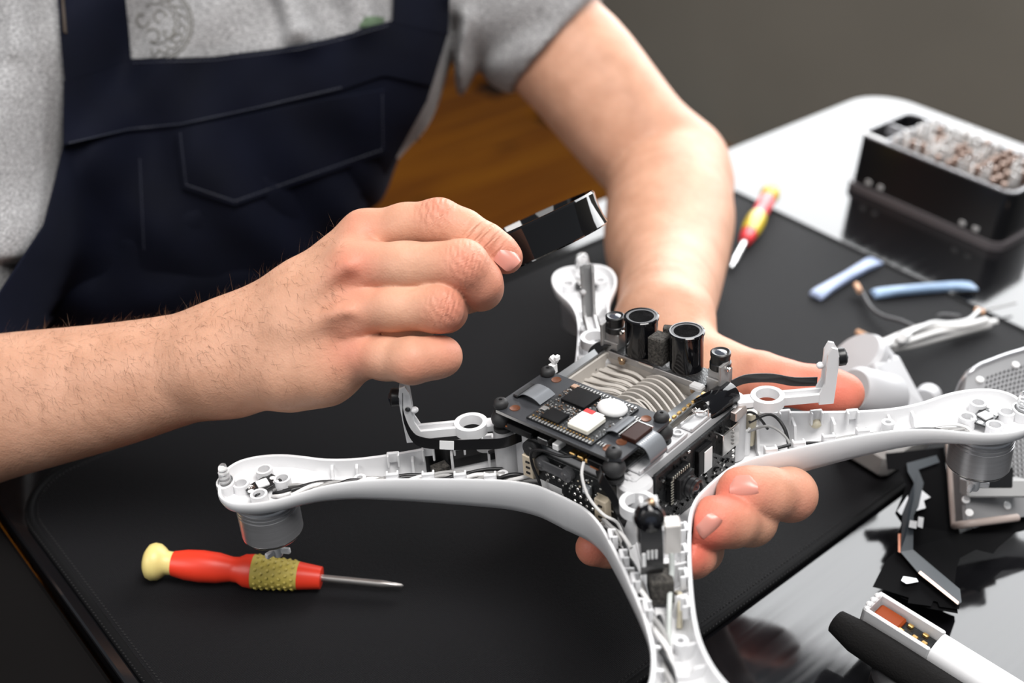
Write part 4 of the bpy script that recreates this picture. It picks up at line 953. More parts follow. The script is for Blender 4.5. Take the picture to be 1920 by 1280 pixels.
# antenna hook standing on the far corner of the board
b = DB(); b.box((-40, -4, 31), (3.4, 3.4, 5), bev=.4); b.box((-40, -3, 35.4), (4.2, 3, 2.6), np.array([[.87, 0, .5], [0, 1, 0], [-.5, 0, .87]]), bev=.4); b.box((-38, -3, 37), (2, 3, 2.4), bev=.3); b.build('antenna_hook', LABELW, plate)
# lower board, shields and cable jacks seen in the gap under it
lb_ = DB().box((-6, -26, 21), (70, 38, 1.4), bev=.2).build('lower_board', PCB, drone)
for (x, w_, m) in ((-26, 15, CHIP), (-12, 6, STEEL), (-4.5, 3.4, LABELW), (18, 9, CHIP)): DB().box((x, -43, 23.2), (w_, 6, 3.2), bev=.3).build('jack', m, lb_)
for i in range(3): DB().box((5 + i * 4.4, -44, 22.9), (3.4, 3.6, 2.0), bev=.4).build('aerial_socket', GOLD, lb_)
DB().box((-35, -43.5, 22), (8, 3, .8)).build('copper_strip', mat('copper', (.72, .26, .10), .3, .9), lb_)
DB().box((20, -45, 21.4), (10, 1.2, 1.6)).build('copper_strip', MATS['copper'], lb_)
# ---- left side board
YL = -41
sb = DB().box((-1, YL, -3.5), (54, 1.6, 31), bev=.2).build('side_board', PCB, drone)
def sbox(name, x, z, w_, h_, d_, m, bev=.25): return DB().box((x, YL - .8 - d_ / 2, z), (w_, d_, h_), bev=bev).build(name, m, sb)
for (x, z) in ((-22, 5), (20, -1)):
    j = sbox('cable_socket', x, z, 6.5, 12, 4.5, BEIGE, .4)
    for q in (-3, 0, 3): DB().box((x + .4, YL - 5.5, z + q), (2.2, .6, .9)).build('slot', BLACK, j)
DB().box((-8, YL - 3.4, 8.6), (13, 1, 5.4), bev=.3).build('flex_bracket', mat('smoky_plate', (.10, .10, .105), .25), sb)
for x in (-15.5, -.5):
    b = DB(); b.lathe([(0, 3.6), (1.0, 3.6), (1.4, 3.2), (3.4, 3.0), (3.6, 0), (0, 0)], (x, YL - .8, 8.4), frame((0, -1, 0)), n=18); b.build('screw', mat('smoky_plate', (.1, .1, .1), .25), sb, 40)
b = DB(); b.lathe([(0, 4.4), (1.3, 4.4), (1.6, 3.6), (4.4, 3.8), (4.6, 0), (0, 0)], (-20.5, YL - .8, 15), frame((0, -1, 0)), n=20); b.build('round_clip', RUB, sb, 40)
via = DB().lathe([(0, .5), (.7, .45), (.9, 0)][::-1], (0, 0, 0), frame((0, -1, 0)), n=8).mesh('via', SOLDER)
for (x, z) in [(-14 + i * 3.6, 1.6 - i * .1) for i in range(8)] + [(2 + i * 3.4, -2.6) for i in range(4)] + [(2 + i * 3.4, -6.4) for i in range(4)] + [(-14, -2)]:
    part('via', via, sb, np.array([x, YL - .8, z]) * .001)
ind = sbox('inductor', 10.5, 4.5, 4.4, 4.4, 2.2, mat('grey_block', (.22, .235, .25), .5), .3)
# its marking 2R2
def glyph(rows, o, sx, sy, dx, dy, m, parent, name='marking', th=.12):
    b = DB(); o = np.asarray(o, float); dx = np.asarray(dx, float); dy = np.asarray(dy, float); nn = np.cross(dx, dy); R = np.stack([dx, dy, nn], 1)
    for r, line in enumerate(rows):
        for c_, ch in enumerate(line):
            if ch != ' ': b.box(o + dx * c_ * sx - dy * r * sy, (sx, sy, th), R)
    b.build(name, m, parent)
glyph(['XXX XXX XXX', '  X X X   X', 'XXX XX  XXX', 'X   X X X  ', 'XXX X X XXX'], (9.0, YL - 3.05, 5.6), .28, .5, (1, 0, 0), (0, 0, 1), LABELW, ind)
sbox('sticker', -12, -7, 13, 8, .3, LABELW, .05)
rng = random.Random(9); b = DB(); b2 = DB()
for i in range(110):
    x = rng.uniform(-6, 25); z = rng.uniform(-18, 11)
    if 1 < x < 14 and -8 < z < 0: continue
    (b if i % 3 else b2).box((x, YL - 1.1, z), (rng.uniform(.5, 1.3), .6, rng.uniform(.5, 1.0)), bev=.1)
tag(b.build('tiny_components', SOLDER, sb), kind='stuff'); tag(b2.build('tiny_components', BEIGE, sb), kind='stuff')
wire([(7, -45, 23), (0, -47, 21), (-10, -47.5, 20), (-17, -48, 17), (-18, -47, 8), (-15, -46, -3), (-17, -46, -12)], .75, WIREB, name='aerial_cable')
wire([(12, -46, 22.5), (13, -49, 17), (17, -50, 8), (24, -49, 1), (30, -47, -2), (34, -48, -7)], .75, WIREW, name='aerial_cable')
ribbon([(18, -44, 21), (24, -49, 20), (30, -49, 13), (33, -48.5, 6), (36, -48, 1)], (.3, .1, 1), 6, FLEXK, 'flat_cable')
# ---- right side board with the lens
XR = 36
rb = DB().box((XR, 6, -3), (1.6, 66, 34), bev=.2).build('sensor_board', PCB, drone)
def rbox(name, y, z, w_, h_, d_, m, bev=.25, parent=None): return DB().box((XR + .8 + d_ / 2, y, z), (d_, w_, h_), bev=bev).build(name, m, parent or rb)
lm = rbox('lens_module', -12, 2, 15, 15, 3.2, CHIP, .3)
lm2 = DB().box((XR + 4.8, -10, 1), (2.6, 11, 12), bev=.5).build('lens_holder', BLACK, lm)
lpin = DB().box((0, 0, 0), (.5, .55, 1.9), bev=.1).mesh('pin', mat('silver_pads', (.62, .60, .52), .35, .8))
for i in range(9): part('pin', lpin, lm, np.array([XR + 4.2, -18.4 + i * 1.55, 8.9]) * .001); part('pin', lpin, lm, np.array([XR + 4.2, -19.2, -4.4 + i * 1.5]) * .001, np.array([[1., 0, 0], [0, 0, -1], [0, 1, 0]]))
b = DB(); b.lathe([(5.2, 0), (5.2, 1.2), (4.4, 1.5), (4.4, 2.4), (5.0, 2.6), (5.0, 4), (4.6, 4.2), (4.6, 5.6), (3.4, 5.8), (3.0, 5.0), (0, 4.9)], (XR + 6.0, -10, 1), frame((1, 0, 0)), n=26); ln = b.build('lens_barrel', BLACK, lm, 35)
b = DB(); b.lathe([(0, 1.0), (1.4, .8), (2.7, 0), (0, 0)][::-1], (XR + 10.95, -10, 1), frame((1, 0, 0)), n=18); b.build('lens', GLASSK, ln, 60)
rbox('shielded_chip', 9, 3, 11, 14, 2.4, CHIP, .3); rbox('sticker', 11, 1.5, 6.4, 12, 2.7, LABELW, .1)
mp_ = DB(); mp_.box((XR + 4.5, 28, 4), (1, 14, 12), bev=.3); mp_.box((XR + 2.5, 34.6, 4), (4, .8, 12), bev=.2); mp_.box((XR + 2.5, 21.4, 4), (4, .8, 12), bev=.2); mpb = mp_.build('metal_clip', STEEL, rb)
rbox('plug', 38, 13, 10, 5, 3.4, mat('rose_metal', (.62, .54, .50), .3, .9), .4)
for i in range(5): rbox('plug_pin', 29 + i * .01, 9 - i * 2, 1, 1, 5, STEEL, .2)
rng = random.Random(5); b = DB(); b2 = DB()
for i in range(170):
    y = rng.uniform(-26, 38); z = rng.uniform(-16, 13)
    if -20 < y < -2 and -7 < z < 10: continue
    if 3 < y < 16 and -5 < z < 11: continue
    (b if i % 4 == 0 else b2).box((XR + 1.2, y, z), (.8, rng.uniform(.6, 1.8), rng.uniform(.5, 1.4)), bev=.12)
tag(b.build('tiny_components', SOLDER, rb), kind='stuff'); tag(b2.build('tiny_components', CHIP, rb), kind='stuff')
for i in range(8): part('via', DB().lathe([(0, .6), (.9, .5), (1.1, 0)][::-1], (0, 0, 0), frame((1, 0, 0)), n=8).mesh('via', SOLDER) if i == 0 else bpy.data.meshes['via.001'], rb, np.array([XR + .8, 36.5, 10 - i * 3.2]) * .001)
# rolled black film and plug at the right end
b = DB(); b.lathe([(0, -10), (6.2, -10), (6.4, -9.6), (6.4, 9.6), (6.2, 10), (0, 10)], (29, 33, 18), frame((.15, 1, .02)), n=26); b.build('rolled_film', GLOSSB, drone, 40)
# ---- sonar pair with foam between, two little cameras on metal posts
for (x, y) in ((-22.5, 44.5), (4, 45)):
    b = DB(); b.lathe([(0, 23), (8.3, 23), (8.3, 41.4), (8.8, 41.8), (8.8, 43), (8.3, 43.4), (7.6, 43.4), (7.3, 42.4), (6.4, 42.4), (6.2, 42.0)], (x, y, 0), n=36); us = b.build('sonar_sensor', GLOSSB, drone, 35)
    b = DB(); b.lathe([(0, 42.9), (6.3, 42.9)][::-1], (x, y, 0), n=30); b.build('mesh_face', mat('sonar_mesh', (.012, .012, .013), .95, spec=.1, bump=(2500, 1)), us)
    b = DB(); b.tubering((x, y, 42.1), (x, y, 43.0), 7.5, 6.3, 36); b.build('sensor_ring', mat('grey_ring', (.12, .122, .128), .55, spec=.3), us, 35)
DB().box((-8.6, 40.5, 31), (9, 9, 15), bev=.8).build('foam_block', FOAM, drone)
DB().box((-7, 48, 36), (8, 4, 9), np.array([[.9, -.43, 0], [.43, .9, 0], [0, 0, 1]]), bev=.6).build('foam_block', FOAM, drone)
cb = DB(); cb.box((-9, 44, 20.8), (58, 14, 1.6), bev=.3); carrier = cb.build('sensor_carrier', PCB, drone)
DB().box((-9, 37.4, 19.6), (58, 1.4, 3.6), bev=.3).build('carrier_edge', GREY, carrier)
DB().box((-14, 36.4, 21.6), (9, 1.0, 1.4), bev=.2).build('carrier_edge', STEEL, carrier)
for (x, y, sx) in ((-38.5, 44, 1), (24, 44, -1)):
    b = DB(); b.box((x, y, 23), (9, 8, 14), bev=.5); b.box((x - sx * 4, y - 3, 26), (1.4, 8, 18), bev=.3); b.box((x, y - 4.6, 21), (9, 1.2, 9), bev=.3); po = b.build('camera_post', GREY, drone)
    b = DB(); b.lathe([(0, 30), (5.2, 30), (5.2, 33), (4.6, 33.4), (4.6, 36.6), (4.9, 36.8), (4.9, 38.4), (4.2, 38.8), (3.4, 38.4), (0, 38.2)], (x, y, 0), n=26); cm = b.build('small_camera', BLACK, po, 35)
    b = DB(); b.lathe([(0, 39), (1.6, 38.8), (3.2, 38.3), (0, 38.3)][::-1], (x, y, 0), n=20); b.build('lens', mat('blue_lens', (.05, .055, .07), .05, spec=.8), cm, 60)
    for q in (-1, 1): b = DB(); b.lathe([(0, 0), (1.5, 0), (1.5, 1.2), (.6, 1.4), (0, 1)], (x + q * 5.2, y - q * 2, 31), n=10); b.build('screw', STEEL, cm, 40)
for (x, y) in ((-30, 37), (-28, 35), (14, 36), (18, 37.5), (16, 33.6), (20, 33)):
    b = DB(); b.lathe([(0, 0), (1.7, 0), (1.7, 1.6), (1.0, 1.8), (.4, 1.2), (0, 1.2)], (x, y, 18.5), n=12); b.build('screw', mat('bronze_screw', (.35, .24, .15), .35, .9), drone, 40)
DB().box((17, 34.8, 21), (7, 5, 3), bev=.8).build('clear_sleeve', mat('cloudy_clear', (.62, .62, .62), .2, trans=.3), drone)
b = DB(); b.lathe([(9, 0), (9, 14), (8, 15)], (-38, 34, 12), frame((1, .2, .25)), n=20, arc=(0, 3.3)); 
ribbon([(-44, 30, 12), (-45, 34, 20), (-42, 40, 23), (-36, 43, 19)], (.9, -.3, .2), 9, FLEXK, 'flat_cable')
# ---- four landing gear brackets with ring and upright
for k, (c0, z0) in enumerate((((-55, -48), 17), ((41, -46), 13), ((45.5, 52), 17), ((-56, 49), 17))):
    d = ARMD[k]; p = np.array([d[1], -d[0]]); R = armR(k); c0 = np.array(c0, float)
    def q3(t, w_, z): r = c0 + d * t + p * w_; return np.array([r[0], r[1], z])
    b = DB(); b.tubering(q3(0, 0, z0 - 4), q3(0, 0, z0 + 1.2), 8.0, 5.6, 36); br = b.build('gear_bracket', WHITE, drone, 40)
    b = DB(); b.box(q3(-11, 0, z0 - 1.5), (8, 7, 4), R, bev=.6); b.build('bracket_root', WHITE, br)
    b = DB(); b.box(q3(17, -2.6, z0 - 1.6), (21, 1.6, 5), R, bev=.4); b.box(q3(17, 2.6, z0 - 1.6), (21, 1.6, 5), R, bev=.4); b.box(q3(17, 0, z0 - 2.8), (21, 5, 1.4), R, bev=.2); b.build('bracket_bar', WHITE, br)
    H_ = 27 if k != 3 else 30
    P = [(24, -3), (31, -3), (31.5, 6), (32.2, H_ - 5), (31, H_), (28.4, H_ + .8), (26.6, H_ - 3), (26.2, 8), (24, 3)]
    fn = lambda q: q3(q[0], q[2], z0 - 2 + q[1])
    b = DB(); b.prism(P, -3.6, -2.2, fn); b.prism(P, 2.2, 3.6, fn); b.prism([(30, -3), (31, -3), (31.5, 6), (32.2, H_ - 5), (31, H_), (30.4, H_ - 2)], -2.4, 2.4, fn)
    up = b.build('upright', mat('grey_fin', (.42, .42, .42), .4) if k == 3 else WHITE, br)
    if k != 3:
        b = DB(); b.lathe([(0, 0), (4.2, 0), (4.4, 1), (4.4, 3.4), (3.4, 4.2), (0, 4.2)], q3(32, 0, z0 - 2 + H_ - 6.5), frame([d[0], d[1], .1]), n=22); sn = b.build('gear_sensor', BLACK, br, 40)
        b = DB(); b.lathe([(0, .9), (1.6, .7), (2.6, 0)][::-1], q3(36.2, 0, z0 - 2 + H_ - 6.1), frame([d[0], d[1], .1]), n=16); b.build('lens', GLASSK, sn, 60)
    b = DB(); ball(b, q3(25.4, -3.2, z0 - 2 + H_ * .55), 1.9); b.build('peg', WHITE, br, 50)
    b = DB(); b.lathe([(0, 0), (1.3, 0), (1.3, .8), (0, 1)], q3(28.4, -3.7, z0 - 2 + H_ * .6), frame([-p[0], -p[1], 0]), n=12); b.build('screw', STEEL, br, 40)
def q3k(k, c0, t, w_, z): d = ARMD[k]; p = np.array([d[1], -d[0]]); r = np.array(c0) + d * t + p * w_; return (r[0], r[1], z)
# black flex of the left bracket with its white mark
c0 = (-55, -48); sgn = 1
P = [q3k(0, c0, 30, -5.0, 38), q3k(0, c0, 30.5, -5.6, 27), q3k(0, c0, 26, -6.4, 15), q3k(0, c0, 12, -9.6, 13.0), q3k(0, c0, -2, -11.6, 13.0), q3k(0, c0, -14, -12.5, 13.0), q3k(0, c0, -24, -9.5, 14)]
ribbon(P, (.05, .1, 1), 5.6, FLEXK, 'flat_cable', n=40)
Pm = spline(P, 40)[18:22]; wv = nrm((.05, .1, 1)); off = np.array([.25, -.25, 0]); 
b = DB(); b.sheet(np.stack([Pm - wv * 2.3 + off * 1.3, Pm + wv * 2.3 + off * 1.3], 1), .3); b.build('white_mark', LABELW, drone)
cR = (45.5, 52)
ribbon([q3k(2, cR, -16, -7, 21), q3k(2, cR, -8, -10.2, 21.5), q3k(2, cR, 4, -9.8, 21), q3k(2, cR, 14, -6.4, 20), q3k(2, cR, 25, -4.6, 20)], (.05, -.1, 1), 5.4, FLEXK, 'flat_cable', n=30)
# front bracket's black sensor hood and strap with white stripes
c1 = (41, -46)
b = DB(); hd = np.array(q3k(1, c1, 31, 0, 30)); ball(b, hd, 6.4, 1.15, 20); b.box(hd + np.array([0, 0, -7]), (9, 10, 12), armR(1), bev=2.5); hood = b.build('sensor_hood', GLOSSB, drone, 40)
b = DB(); ball(b, hd + np.array([0, 1.5, 6.6]), 2.2); b.build('hood_screw', mat('bronze_screw', (.35, .24, .15), .35, .9), hood, 50)
P = [q3k(1, c1, 35.4, 0, 28), q3k(1, c1, 37.0, 0, 20), q3k(1, c1, 37.2, 0, 11), q3k(1, c1, 35.0, 0, 4.5)]
st_ = ribbon(P, (S2, S2, 0), 9.2, FLEXK, 'flat_cable', th=.8)
for q in range(3):
    x = -1.6 + q * 1.6; pp = np.array(q3k(1, c1, 37.6, 0, 16.5)) + np.array([S2, S2, 0]) * x; DB().box(pp, (.5, .8, 4.2), armR(1)).build('white_stripe', LABELW, st_)
pp = np.array(q3k(1, c1, 37.7, 0, 14)) - np.array([S2, S2, 0]) * 3.4; DB().box(pp, (.5, 1.6, 7), armR(1), bev=.2).build('white_stripe', LABELW, st_)
# steel tongue beside the hood and the cable coming down from it
b = DB(); b.box(np.array(q3k(1, c1, 27, 9.5 * -1, 24)), (5, 7, 2), armR(1), bev=.8); b.box(np.array(q3k(1, c1, 30, 9.5 * -1, 17)), (1.6, 7, 15), armR(1), bev=.6); b.build('steel_tongue', mat('white_tongue', (.75, .72, .69), .25, .3), drone)
wire([q3k(1, c1, 30, -9.0, 10), q3k(1, c1, 33, -8.6, 2), q3k(1, c1, 40, -6.5, -6), q3k(1, c1, 52, -4, -11), q3k(1, c1, 60, -2.6, -12)], 1.2, mat('clear_tube', (.55, .58, .56), .15), name='aerial_cable')
wire([(24, -49, -2), (30, -53, 1), (36, -55, 0), (45, -58, -8)], .9, WIREG); wire([(22, -48, -6), (30, -51, -3), (38, -54, 0), (46, -58, -1)], .9, WIREW); wire([(26, -48, -10), (33, -53, -4), (42, -57, -3), (52, -64, -9)], .9, WIREB)
# ---- loose things in the arms
DB().box(armpt(1, 94, -.5, -4.2), (12, 9.5, 12), armR(1), bev=.5).build('foam_block', FOAM, drone)
G = np.array([[armpt(0, t, wid(t) - 2.6 - (.9 if z < -8 else 0), z) for z in (.6, -4, -8, -12.5)] for t in (62, 70, 80, 90, 97)]); b = DB(); b.sheet(G, .8); tp = b.build('black_opening_sheet', mat('opening_black', (.006, .006, .007), .3), drone)  # black sheet stands in for a dark opening in the arm's wall
b = DB(); b.lathe([(4.4, 0), (4.0, 1), (2.4, 1.6), (0, 1.8)], armpt(0, 67, wid(67) - 3.2, -4.5), frame(armR(0) @ np.array([0, 1, 0])) @ np.diag([1.2, .75, 1]), n=16); b.build('glue_dot', PUTTY, tp, 60)
DB().box(armpt(0, 90, 5.5, -9), (8, 6, 6.5), armR(0) @ np.array([[.9, -.43, 0], [.43, .9, 0], [0, 0, 1]]), bev=.3).build('foam_block', FOAM, drone)
wire([armpt(0, 66, 10, -4), armpt(0, 56, 9, -1.5), armpt(0, 46, 4, -1), armpt(0, 41, -4, -4), armpt(0, 44, -9, -10)], .9, WIREB); wire([armpt(0, 54, 11, 0), armpt(0, 44, 6, 0), armpt(0, 40, -2, -5), armpt(0, 42, -7, -11)], .8, WIREB)
b = DB(); P = spline([armpt(1, 96, -7, -8), armpt(1, 101, -7.5, -5), armpt(1, 106, -6.4, -8), armpt(1, 112, -5, -12)], 14); b.tube(P, 1.2, 8); b.build('glue_bead', GLUE, drone, 60)
b = DB(); b.tube([(36, 52, -14), (36.5, 53, 4)], 3.0, 10); b.build('glue_bead', GLUE, drone, 60)
b = DB(); ball(b, armpt(2, 95, -10.2, -5), 3.0); b.build('glue_dot', GLUE, drone, 60)
wire([(37, 50, 0), (44, 58, 3), (52, 58, -2), (58, 54, -12)], .9, WIREB); wire([(38, 48, -4), (46, 54, -1), (55, 56, -6), (60, 52, -14)], .7, WIREG)
wire([(34, 44, 4), (37, 50, 6), (40, 54, 2), (43, 58, -6)], .7, WIREB)
# ================================================================== magnifier in the right hand
mc = cc(1004, 442, .604); mx = nrm([1, -.47, .05]); mn = nrm(np.array([-.43, -.9, -.13]) - np.dot([-.43, -.9, -.13], mx) * mx); my = np.cross(mn, mx)
MR = RW @ np.stack([mx, my, mn], 1); mag = empty('magnifying_glass', c2w(mc), MR); tag(mag, 'round magnifying glass with a thick glossy black rim held in the fist', 'magnifier')
ms = 1.045; hd = np.array(mag.matrix_world.inverted())
def inM(P): return hd[:3, :3] @ np.asarray(P) + hd[:3, 3]
b = MB(); b.lathe([(r * ms, z * ms) for r, z in [(.0345, -.0085), (.0352, -.0078), (.0347, -.004), (.0345, 0), (.0347, .004), (.0352, .0078), (.0345, .0088), (.0318, .0088), (.0310, .006), (.0302, .0025), (.0302, -.0025), (.0312, -.0085)]], n=72, closed=True); b.build('rim', mat('piano_black', (.004, .004, .0045), .05, spec=.6), mag, 40)
b = MB(); b.lathe([(r * ms, z) for r, z in [(0, -.0042), (.014, -.0034), (.024, -.0020), (.0301, -.0006), (.0301, .0006), (.024, .0020), (.014, .0034), (0, .0042)]], n=48); b.build('lens', mat('magnifier_glass', (1, 1, 1), .0, trans=1, ior=1.5), mag, 60)
b = MB(); b.tube([inM(c2w(cc(*q))) for q in ((905, 490, .603), (890, 498, .604), (876, 506, .604))], [.0045, .005, .004], 14); b.build('handle', MATS['piano_black'], mag, 50)
# ================================================================== screwdrivers
SRED = mat('red_handle', (.80, .045, .018), .38, noise=(30, .04)); SYEL = mat('pale_yellow_cap', (.74, .60, .22), .42); SOLV = mat('olive_yellow_grip', (.50, .40, .085), .45); SHAFT = mat('steel_shaft', (.50, .47, .45), .32, .9)
def driver(name, tail, tip, label, prof, cols, shaft_r, shaft_from, bumps=None):
    a, b_ = np.array(tail), np.array(tip); L = np.linalg.norm(b_ - a); R = frame(b_ - a); e = empty(name, a, R); tag(e, label, 'screwdriver', 'precision screwdrivers on the mat')
    for (pn, m, P) in prof:
        q = MB(); q.lathe([(r, z) for z, r in P], n=28); q.build(pn, m, e, 50)
    if bumps:
        z0, z1, r0, r1, m = bumps; bm = MB(); ball_ = MB(); ball_.lathe([(0, .0008), (.0007, .0005), (.0010, 0)][::-1], n=6); me = ball_.mesh('grip_nub', m)
        for i in range(7):
            z = z0 + (z1 - z0) * i / 6; r = r0 + (r1 - r0) * i / 6
            for k in range(14):
                t = 2 * math.pi * (k + .5 * (i % 2)) / 14; d = np.array([math.cos(t), math.sin(t), 0]); part('grip_nub', me, e, d * (r - .0001) + np.array([0, 0, z]), frame(d))
    q = MB(); q.lathe([(0, shaft_from), (shaft_r, shaft_from), (shaft_r, L - .012), (shaft_r * 1.05, L - .0115), (shaft_r * .72, L - .006), (shaft_r * .5, L - .001), (0, L)], n=12); q.build('shaft', cols, e, 40); return e
t0 = on(272, 1051, .0098); t1 = on(757, 1098, .0058)
k_ = np.linalg.norm(t1 - t0) / .137
pf = [('end_cap', SYEL, [(0, 0), (.0002, .006), (.002, .0088), (.0045, .0098), (.0075, .0094), (.0095, .0080), (.0115, .0062), (.0150, .0060), (.0150, 0)]),
      ('handle', SRED, [(.0150, 0), (.0150, .0064), (.022, .0078), (.030, .0083), (.039, .0078), (.046, .0064), (.0495, .0066), (.053, .0084), (.0575, .0089), (.0575, 0)]),
      ('grip', SOLV, [(.0575, 0), (.0575, .0088), (.066, .0082), (.0815, .0073), (.0815, 0)]),
      ('nose', SRED, [(.0815, 0), (.0815, .0072), (.0935, .0058), (.0938, .0048), (.0938, 0)])]
def dz(P, f): return [(n_, m, [(z * f, r) for z, r in Q_]) for n_, m, Q_ in P]
driver('screwdriver', t0, t1, 'red screwdriver with pale yellow cap and nubbed olive grip below the left drone arm', dz(pf, k_), SHAFT, .0019, .090 * k_, (.060 * k_, .079 * k_, .0087, .0075, SOLV))
for k in range(5):   # moulded flutes on the red handle
    pass
SGOLD = mat('gold_yellow_plastic', (.66, .48, .035), .25, spec=.6); SRED2 = mat('bright_red_plastic', (.78, .05, .06), .25, spec=.6)
t0 = on(1448, 356, .0085); t1 = on(1370, 502, .0035); L = np.linalg.norm(t1 - t0); f = L / .128
pf2 = [('end_cap', SGOLD, [(0, 0), (.0003, .004), (.003, .0072), (.008, .0082), (.013, .0076), (.0165, .0064), (.0165, 0)]),
       ('handle', SRED2, [(.0165, 0), (.0165, .0066), (.026, .0070), (.036, .0066), (.044, .0060), (.048, .0068), (.048, 0)]),
       ('grip', SGOLD, [(.048, 0), (.048, .0076), (.056, .0082), (.066, .0080), (.0745, .0068), (.0745, 0)]),
       ('nose', SRED2, [(.0745, 0), (.0745, .0064), (.083, .0058), (.087, .0046), (.087, 0)])]
driver('screwdriver', t0, t1, 'red and gold screwdriver lying near the forearm at the mat edge', dz(pf2, f), mat('bright_shaft', (.85, .85, .85), .25, .8), .0024, .085 * f)
# ================================================================== two blue opening tools
SPUD = mat('pale_blue_plastic', (.34, .42, .62), .38); SPUD2 = mat('steel_blue_plastic', (.26, .38, .56), .38)
def spudger(p0, p1, wid_, label, m, zlift):
    a, b_ = on(*p0, .0042), on(*p1, .0042); L = np.linalg.norm(b_ - a); x = nrm(b_ - a); z = np.array([0, 0, 1.]); y = np.cross(z, x); R = np.stack([x, y, z], 1)
    e = empty('opening_tool', a - np.array([0, 0, .004]), R); tag(e, label, 'pry tool', 'blue plastic opening tools')
    S = [(0, 1.0, .0012), (.02, 1.04, .0026), (.09, 1.0, .0036), (.2, .86, .0040), (.5, .74, .0042), (.78, .86, .0040), (.9, 1.05, .0032), (.98, 1.1, .0018), (1, 1.08, .0010)]
    V = []; F = []
    for (t, w_, h_) in S:
        for (cy, cz) in ((-.5, .2), (-.5, .75), (-.3, 1), (.3, 1), (.5, .75), (.5, .2), (.4, 0), (-.4, 0)): V.append((t * L, cy * w_ * wid_, .0002 + cz * h_ * 1.35))
    for i in range(len(S) - 1):
        for k in range(8): F.append((i * 8 + k, (i + 1) * 8 + k, (i + 1) * 8 + (k + 1) % 8, i * 8 + (k + 1) % 8))
    F += [tuple(range(8)), tuple((len(S) - 1) * 8 + k for k in reversed(range(8)))]
    q = MB(); q.add(V, F); q.build('blade', m, e, 35)
    q = MB(); q.tube([(L * .3, 0, .0053), (L * .5, 0, .0055), (L * .7, 0, .0053)], .0009, 6); q.build('ridge', m, e, 50)
spudger((1530, 550), (1646, 482), .0105, 'pale blue plastic opening tool pointing at the mat edge', SPUD, 0)
spudger((1638, 546), (1830, 530), .0092, 'steel blue plastic opening tool lying across the mat edge', SPUD2, 0)
# ================================================================== bit case
TB = empty('bit_case', uv(.865, -.4235, DESK_Z), FR); tag(TB, 'open black case of screwdriver bits at the far right of the desk', 'tool case')
BK = mat('case_black', (.006, .006, .007), .28); CLR = mat('smoky_lid', (.10, .09, .095), .3)
hx, hy, hz = .037, .0715, .050
b = MB(); b.prism(roundrect(-hx - .003, hx + .003, -hy - .003, hy + .003, .012), .0005, .007); b.build('base_tray', CLR, TB, 40)
b = MB(); P = roundrect(-hx, hx, -hy, hy, .010); Pi = roundrect(-hx + .002, hx - .002, -hy + .002, hy - .002, .008); n = len(P); V = []; F = []
for Q_, z in ((P, .007), (P, hz), (Pi, hz), (Pi, hz - .014)): V += [(x, y, z) for x, y in Q_]
for k in range(3):
    for i in range(n): F.append((k * n + i, k * n + (i + 1) % n, (k + 1) * n + (i + 1) % n, (k + 1) * n + i))
F += [tuple(reversed(range(n))), tuple(3 * n + i for i in range(n))]; b.add(V, F); b.build('case_body', BK, TB, 40)
RIMC = mat('grey_rim', (.30, .30, .32), .35)  # rim and dividers in a lighter grey than the case body
b = MB(); m_ = len(P); V = []; F = []
for i in range(m_):
    a, c = np.array(P[i]), np.array(Pi[i])
    for (q, z) in ((a, hz - .001), (a, hz + .0012), (c, hz + .0012), (c, hz - .001)): V.append((q[0], q[1], z))
for i in range(m_):
    j = (i + 1) % m_
    for k in range(4): F.append((i * 4 + k, j * 4 + k, j * 4 + (k + 1) % 4, i * 4 + (k + 1) % 4))
b.add(V, F); b.build('rim', RIMC, TB)
MB().box((0, .047, hz - .005), (.070, .0022, .012)).build('divider', RIMC, TB); MB().box((.004, .059, hz - .006), (.0022, .022, .010)).build('divider', RIMC, TB)
MB().box((-hx + .003, .058, hz + .0008), (.004, .022, .0016), bev=.0006).build('latch', mat('white_latch', (.7, .7, .7), .4), TB)
b = MB(); b.box((0, -.0115, hz - .010), (.070, .114, .008), bev=.001); b.build('bit_holder', mat('brown_holder', (.035, .026, .022), .5), TB)
for y in (.052, .040, -.038, -.050): MB().box((-hx - .0008, y, .012), (.002, .005, .004), bev=.0006).build('rivet', mat('grey_rivet', (.4, .4, .4), .4), TB)
# the bits
bm_ = MB(); bm_.lathe([(.0019, 0), (.0021, .0005), (.0021, .010), (.0014, .0115), (.0012, .0150), (0, .0155)], n=6); bit_long = bm_.mesh('driver_bit', mat('bit_steel', (.80, .79, .78), .25, .6), 30)
bm_ = MB(); bm_.lathe([(.0024, 0), (.0024, .0100), (.0020, .0108), (.0010, .0108), (.0009, .009), (0, .009)], n=12); bit_sock = bm_.mesh('driver_bit', mat('bit_bronze', (.30, .21, .17), .35, .9), 30)
rb_ = random.Random(4)
for r in range(11):
    for c in range(7):
        y = .040 - r * .0099; x = -.030 + c * .010
        w_ = np.array(TB.matrix_world)[:3, :3] @ np.array([x, y, hz - .0072]) + np.array(TB.matrix_world)[:3, 3]
        s_ = (r in (0, 3, 6) and rb_.random() < .95) or rb_.random() < .35
        o = bpy.data.objects.new('driver_bit', bit_long if s_ else bit_sock); COL.objects.link(o); o.location = w_ + np.array([0, 0, rb_.uniform(0, .0015)]); o.rotation_euler = (rb_.uniform(-.05, .05), rb_.uniform(-.05, .05), rb_.uniform(0, 3))
        tag(o, 'bright steel driver bit standing in the black bit case' if s_ else 'bronze socket bit standing in the black bit case', 'driver bit', 'bright steel bits in the case' if s_ else 'bronze bits in the case')
